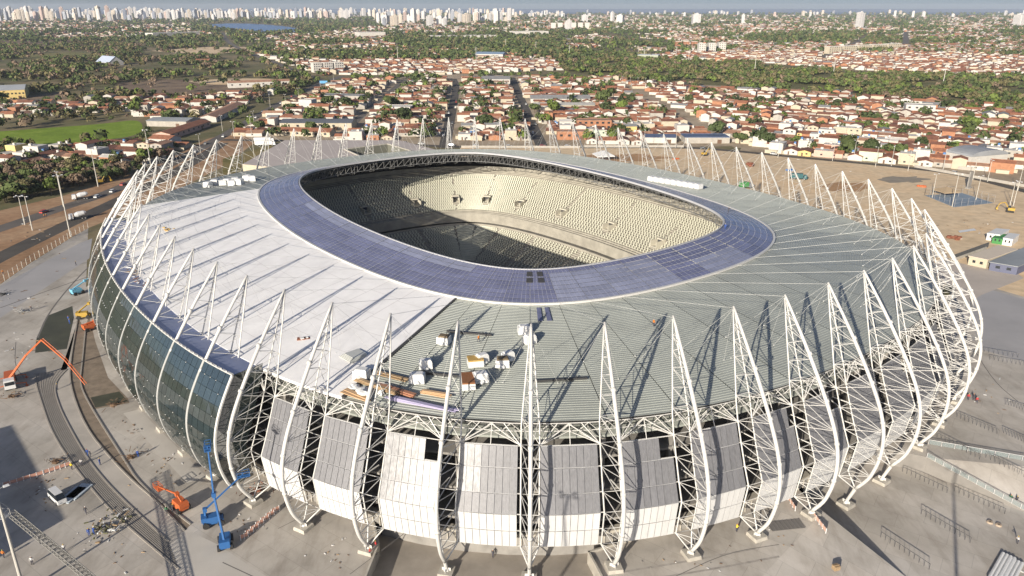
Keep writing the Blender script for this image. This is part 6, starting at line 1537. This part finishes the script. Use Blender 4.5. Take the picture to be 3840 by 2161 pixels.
# unseen building, inferred and shaped to cast the shadow over the lower left plaza
Cc = Vector(gp(163, 1306)); e1 = (Vector(gp(0, 1018)) - Cc).normalized(); e2 = (Vector(gp(10, 1366)) - Cc).normalized(); hB = 14.0
c0 = Cc - Vector((sx_, sy_)) * hB; Q = [c0, c0 + e1 * 46, c0 + e1 * 46 + e2 * 40, c0 + e2 * 40]
t = thing('shadow_building', 'long site building standing outside the lower left corner', 'building', (c0.x, c0.y, 0)); rel2 = lambda p, z: (p.x - c0.x, p.y - c0.y, z)
m = MB()
for i in range(4): m.face([rel2(Q[i], 0), rel2(Q[(i + 1) % 4], 0), rel2(Q[(i + 1) % 4], hB), rel2(Q[i], hB)])
m.build('wall', WALLS[0], t); m = MB(); m.hexa([rel2(q, hB - .3) for q in Q] + [rel2(q, hB + .05) for q in Q]); m.build('roof', GREYR, t)
# plaza fence on the left
FP = polyline(gpp([(-20, 728), (0, 715), (78, 660), (181, 596), (222, 574)]), 3.2); t = thing('site_fence', 'long post and mesh fence along the left edge of the plaza', 'fence', (FP[0][0], FP[0][1], 0))
for i, p in enumerate(FP): m = MB(); m.tube((p[0] - FP[0][0], p[1] - FP[0][1], 0), (p[0] - FP[0][0], p[1] - FP[0][1], 2.6), .09, k=4); m.build('post', C_POLE, t)
for z in (.6, 1.5, 2.4): m = MB(); m.path([(p[0] - FP[0][0], p[1] - FP[0][1], z) for p in FP], .03, 4); m.build('wire', C_STEEL, t)

# vehicles
def on_road(P, f, off=0):
    q = resamp(P, 200); i = int(f * 199); a, b = q[i], q[i + 1]; rz = atan2(b[1] - a[1], b[0] - a[0]); return a[0] - sin(rz) * off, a[1] + cos(rz) * off, rz
CC = [C_WHITE, C_GREY, C_RED, C_BLACK, C_STEEL]; CN = ['white', 'grey', 'red', 'black', 'silver']
nth = {}
def put(P, f, off, ci, where, flip=False):
    x, y, rz = on_road(P, f, off); nth[where] = nth.get(where, 0) + 1; car(x, y, rz + (pi if flip else 0), CC[ci], f'{CN[ci]} car, {ORD[nth[where] - 1]} {where}', 'cars ' + where)
for f, off, ci in ((.06, 1.5, 2), (.10, -1.5, 0), (.115, -1.8, 0), (.135, 1.6, 2), (.19, -1.5, 1), (.235, 1.6, 3), (.26, -1.5, 0), (.30, 1.6, 1), (.34, -1.6, 0), (.40, 1.6, 3), (.47, -1.6, 0), (.52, 1.6, 1), (.60, -1.6, 0), (.68, 1.5, 2)): put(up_road, f, off, ci, 'along the main road from the dirt verge')
for f, off, ci in ((.20, 3, 0), (.24, 3, 4), (.26, 3, 0), (.30, 3.2, 1), (.33, 3, 0), (.37, 3, 0), (.41, 3, 2), (.44, 3, 0), (.50, 2, 3), (.53, -1.5, 3), (.56, 1.5, 0), (.60, -1.5, 3), (.68, 1.5, 0), (.86, 1.5, 0)): put(prd, f, off, ci, 'along the perimeter road')
for f, off, ci in ((.10, 2.5, 0), (.22, -2.5, 1), (.34, 2.5, 0), (.5, -2.5, 2)): put(st1, f, off, ci, 'up the first dark street')
for f, off, ci in ((.12, 2.5, 0), (.2, -2.5, 4), (.3, 2.5, 3), (.45, -2.5, 0)): put(st2, f, off, ci, 'up the second dark street')
X, Y = gp(197, 552); truck(X, Y, 3.7, C_WHITE, mat('grey_white_drum', (.55, .56, .56), .5), 'concrete mixer truck on the fresh asphalt beside the fence', 'mixer truck', True)
X, Y = gp(203, 502); truck(X, Y, 3.6, C_WHITE, mat('grey_white_drum', (0, 0, 0)), 'second mixer truck on the upper dirt road', 'mixer truck', True)
for i, (x, y) in enumerate(((665, 358), (668, 367))): X, Y = gp(x, y); truck(X, Y, .1, C_WHITE, C_WRAP, ('upper of two long white trucks behind the left pylons', 'lower of two long white trucks behind the left pylons')[i], 'truck', L_=14)
X, Y = gp(2008, 452); truck(X, Y, -.3, C_TEAL, C_TEAL, 'dark teal truck on the sand lot between pylons', 'truck', L_=9)
X, Y = gp(1875, 474); truck(X, Y, .2, C_GREY, mat('green_container', (.05, .22, .06), .7), 'truck with a green load behind the right rim', 'truck', L_=7)
def excavator(x, y, rz, label):
    t = thing('excavator', label, 'excavator', (x, y, 0), rz)
    for b in (-1.0, 1.0): m = MB(); m.box((0, b, .45), (3.4, .55, .9), 0, 0, .85); m.build('track', C_BLACK, t)
    m = MB(); m.box((-.4, 0, 1.6), (2.8, 2.3, 1.2)); m.build('body', C_YELLOW, t); m = MB(); m.box((.5, .6, 2.5), (1.3, 1.0, 1.4), 0, 0, .85); m.build('cab', C_GLASS, t)
    m = MB(); m.path([(.8, -.3, 1.8), (2.6, -.3, 4.4), (4.6, -.3, 3.6)], .24, 5); m.build('boom', C_YELLOW, t); m = MB(); m.path([(4.6, -.3, 3.6), (5.3, -.3, 1.6)], .18, 5); m.box((5.3, -.3, 1.1), (.9, .9, .9)); m.build('bucket_arm', C_YELLOW, t)
X, Y = gp(254, 462); excavator(X, Y, .8, 'yellow excavator on the verge behind the left pylons'); X, Y = gp(2540, 534); excavator(X, Y, 2.6, 'excavator at the right edge of the sand lot'); X, Y = gp(1772, 392); excavator(X, Y, .4, 'small yellow digger beside the perimeter road')
# site cabins and court on the right
def cabin(corners, h, wm, rm, label, rise=.0, name='site_cabin'):
    c = [Vector((*gp(x, y), 0)) for x, y in corners]; ctr = sum(c, Vector()) / 4; t = thing(name, label, 'cabin', tuple(ctr)); c = [p - ctr for p in c]; m = MB()
    for i in range(4): a, b = c[i], c[(i + 1) % 4]; m.face([a, b, b + Vector((0, 0, h)), a + Vector((0, 0, h))])
    m.build('wall', wm, t); m = MB(); m.hexa([p * 1.06 + Vector((0, 0, h - .05)) for p in c] + [p * 1.06 + Vector((0, 0, h + .22)) for p in c]); m.build('roof', rm, t)
    for k_ in (.3, .7):
        a, b = c[0].lerp(c[1], k_ - .08), c[0].lerp(c[1], k_ + .08); nrm = Vector(((b - a).y, -(b - a).x, 0)).normalized() * .06
        m = MB(); m.hexa([a + nrm + Vector((0, 0, 1.2)), b + nrm + Vector((0, 0, 1.2)), b + Vector((0, 0, 1.2)), a + Vector((0, 0, 1.2)), a + nrm + Vector((0, 0, 2.2)), b + nrm + Vector((0, 0, 2.2)), b + Vector((0, 0, 2.2)), a + Vector((0, 0, 2.2))]); m.build('window', M_HOLE, t)
cabin([(2434, 666), (2480, 676), (2552, 650), (2505, 640)], 3.4, WALLS[1], mat('cream_sheet_roof', (.58, .50, .40), .8), 'cream site cabin with a pale flat roof by the plaza edge')
cabin([(2487, 680), (2556, 692), (2640, 655), (2570, 645)], 3.2, mat('blue_door_wall', (.10, .11, .17), .6), mat('mid_grey_roof', (0, 0, 0)), 'grey roofed cabin with a dark blue front by the plaza edge')
cabin([(2480, 604), (2512, 608), (2535, 595), (2503, 592)], 2.8, C_WHITE, mat('white_green_roof', (.62, .62, .60), .6), 'white site container left of the green one')
cabin([(2494, 612), (2520, 616), (2528, 604), (2505, 602)], 2.2, mat('green_container', (0, 0, 0)), mat('green_container', (0, 0, 0)), 'bright green site container between white ones')
cabin([(2520, 616), (2544, 620), (2560, 607), (2535, 604)], 2.8, C_WHITE, mat('white_green_roof', (0, 0, 0)), 'white site container right of the green one')
cabin([(2556, 655), (2600, 660), (2620, 648), (2576, 644)], 1.4, C_REDW, C_REDW, 'low red stack of material behind the cabins', name='material_stack')
for pts, h, lab, mm in ((((2395, 655), (2485, 622)), 2.0, 'dark fence panel line beside the pale pad', mat('dark_fence_panel', (.10, .10, .10), .8)), (((2392, 660), (2480, 628)), 1.2, 'pale kerb wall in front of the dark fence panels', M_CONC)):
    tag(ribbon(polyline(gpp(list(pts)), 4), .3, 0, h).build('fence_wall', mm), lab, 'fence')
court = gpp([(2326, 492), (2420, 486), (2500, 511), (2400, 522)]); sheet('blue_sports_court', court, .012, mat('blue_court_paint', (.24, .30, .36), .7, var=.2, scale=.1))
t = thing('court_fence', 'tall wire fence round the blue sports court', 'fence', (court[0][0], court[0][1], 0)); cp = polyline(court + [court[0]], 4)
for p in cp: m = MB(); m.tube((p[0] - court[0][0], p[1] - court[0][1], 0), (p[0] - court[0][0], p[1] - court[0][1], 4), .07, k=4); m.build('post', C_STEEL, t)
for z in (.1, 2, 3.9): m = MB(); m.path([(p[0] - court[0][0], p[1] - court[0][1], z) for p in cp], .04, 4); m.build('wire', C_STEEL, t)
def tent(x, y, w, h, label, mm, name='tent'):
    X, Y = gp(x, y); t = thing(name, label, 'tent', (X, Y, 0), .2); m = MB()
    for i in range(4): a, b = i * pi / 2 + pi / 4, (i + 1) * pi / 2 + pi / 4; m.face([(cos(a) * w, sin(a) * w, h), (cos(b) * w, sin(b) * w, h), (0, 0, h + w * .35)]); m.face([(cos(a) * w, sin(a) * w, h), (cos(b) * w, sin(b) * w, h), (cos(b) * w, sin(b) * w, h - .5), (cos(a) * w, sin(a) * w, h - .5)])
    m.build('canopy', mm, t)
    for i in range(4): m = MB(); a = i * pi / 2 + pi / 4; m.tube((cos(a) * w * .95, sin(a) * w * .95, 0), (cos(a) * w * .95, sin(a) * w * .95, h), .08, k=5); m.build('pole', C_STEEL, t)
tent(1518, 402, 8, 3.2, 'white canopy tent on the sand lot behind the rim', C_WRAP); tent(2390 - 12, 492, 6, 2.6, 'brown thatched pavilion beside the sports court', mat('thatch', (.33, .25, .16), .95), 'pavilion')
X, Y = gp(2540 - 104, 474); m = MB(); m.box((0, 0, 4.5), (3.2, .8, 9), .6, 0, .8); m.box((0, 0, .4), (4, 2, .8), .6); tag(m.build('stone_slab', M_CONCD, None, (X, Y, 0)), 'tall grey slab monument beside the perimeter road', 'monument')
for i, (x, y, s, mm, lab) in enumerate(((1890, 418, 2.2, M_RUST, 'red soil heap near the teal truck'), (1990, 430, 1.5, C_BLUE, 'blue equipment heap on the sand lot'), (1700, 402, 1.2, C_ORANGE, 'orange tank on the sand lot behind the rim'), (2530 - 130, 600, 1.6, M_RUST, 'red brick heap on the sand lot'), (2320, 470, 1.4, C_ORANGE, 'orange drum pile by the pavilion'), (1950, 500, 1.8, M_CONC, 'pale rubble row behind the right pylons'), (1830, 470, 1.5, C_WRAP, 'white sack heap behind the right rim'))):
    X, Y = gp(x, y); m = MB(); [m.blob((rp.gauss(0, s), rp.gauss(0, s), s * .25), (s * .7, s * .6, s * .45), i * 9 + q) for q in range(6)]; o = tag(m.build('material_heap', mm, None, (X, Y, 0)), lab, 'heap'); o['kind'] = 'stuff'
X, Y = gp(2484, 592); sheet('white_slab_stack', gpp([(2410, 583), (2450, 577), (2456, 582), (2414, 588)]), .4, C_WRAP)
# power poles out in the scrub
for i, (x, y, h) in enumerate(((1898, 183, 26), (2095, 195, 26), (2372, 212, 26), (1731, 163, 24), (1700, 148, 22), (1605, 146, 22), (1432, 144, 22), (1348, 132, 22), (1272, 123, 22), (1001, 155, 26), (1198, 166, 30), (1620, 150, 20))):
    X, Y = gp(x, y); t = thing('power_pole', f'{ORD[i]} tall power pole in the line over the scrub belt', 'power pole', (X, Y, 0), .3, 'power poles over the scrub belt'); m = MB(); m.tube((0, 0, 0), (0, 0, h), .55, .3, 6, caps=True); m.build('pole', C_POLE, t)
    for z in (h - 2, h - 5): m = MB(); m.box((0, 0, z), (5, .3, .3)); m.build('crossarm', C_POLE, t)
for i in range(9):
    X, Y = gp(1566 + 19 * i, 213 + 2.3 * i); t = thing('yard_pole', f'{ORD[i]} thin white pole along the walled yard at the scrub edge', 'pole', (X, Y, 0), 0, 'poles of the walled yard'); m = MB(); m.tube((0, 0, 0), (0, 0, 10), .16, .1, 6); m.build('shaft', C_POLE, t); m = MB(); m.box((0, 0, 10), (1.4, .3, .2)); m.build('lamp_head', C_WHITE, t)
X, Y = gp(815, 222); t = thing('road_sign', 'large blue overhead road sign on the main road', 'road sign', (X, Y, 0), .1); m = MB(); m.tube((-4, 0, 0), (-4, 0, 8), .2, k=6); m.build('post', C_POLE, t); m = MB(); m.box((0, 0, 7), (9, .25, 3)); m.build('sign_board', mat('sign_blue', (.10, .32, .55), .5), t)
for (pts, lab) in ((((1160, 379), (1460, 380)), 'low cream wall along the middle of the perimeter road'), (((1470, 378), (1720, 378)), 'low wall with a red brown base past the second street'), (((2030, 398), (2200, 410)), 'pale wall fronting the right-hand houses'), (((2300, 428), (2576, 478)), 'white wall along the right end of the perimeter road'), (((1560, 214), (1740, 236)), 'long pale wall of the yard at the scrub edge')):
    q = gpp([(x, y - 7) for x, y in pts]); tag(ribbon(polyline(q, 6), .25, 0, 1.5).build('boundary_wall', WALLS[2]), lab, 'wall')

# scattered offcuts, dust bags and stones: site litter nobody could count
lt = MB(); rq = random.Random(61)
for (cx_, cy_, n_, sd) in ((120, 1250, 40, 60), (60, 880, 40, 60), (420, 1170, 46, 60), (330, 1080, 30, 30), (620, 1330, 50, 50), (820, 1400, 30, 60), (1750, 1420, 40, 110), (1960, 1340, 30, 60), (2350, 1330, 40, 90), (2480, 1000, 40, 70), (2250, 1240, 30, 50), (60, 760, 30, 50), (260, 1380, 40, 70), (2100, 520, 60, 160), (1950, 460, 60, 120), (2450, 570, 50, 80), (1700, 420, 40, 100), (100, 610, 60, 90)):
    for q in range(n_ // 2):
        x, y = cx_ + rq.gauss(0, sd * .6), cy_ + rq.gauss(0, sd * .35); zz = 0.0
        if x > 2075 and y > 1150 or 900 < x < 1540 and y > 1360: continue
        X, Y = gp(x, y); far_ = hypot(X, Y) / 140
        lt.box((X, Y, .06), (rq.uniform(.15, .7) * far_, rq.uniform(.08, .22) * far_, rq.uniform(.04, .14)), rq.uniform(0, 3.1), rq.randrange(4))
o = struct(lt.build('site_litter', [C_WOOD, mat('brown_scrap', (0, 0, 0)), C_WRAP, M_CONCD]), 'stuff'); o['label'] = 'scattered offcuts, stones and scraps over the plaza and sand lot'; o['category'] = 'litter'
# ------------------------------------------------------------------ the air
hm = bpy.data.materials.new('thin_haze'); hm.use_nodes = True; hm.node_tree.nodes.clear()
_o = hm.node_tree.nodes.new('ShaderNodeOutputMaterial'); _v = hm.node_tree.nodes.new('ShaderNodeVolumePrincipled')
_v.inputs['Color'].default_value = (.80, .88, 1.0, 1); _v.inputs['Density'].default_value = 0.00004; _v.inputs['Anisotropy'].default_value = 0.0
hm.node_tree.links.new(_v.outputs[0], _o.inputs['Volume'])
mb = MB(); mb.box((0, 9000, 72), (50000, 19000, 160)); struct(mb.build('haze', hm), 'stuff')
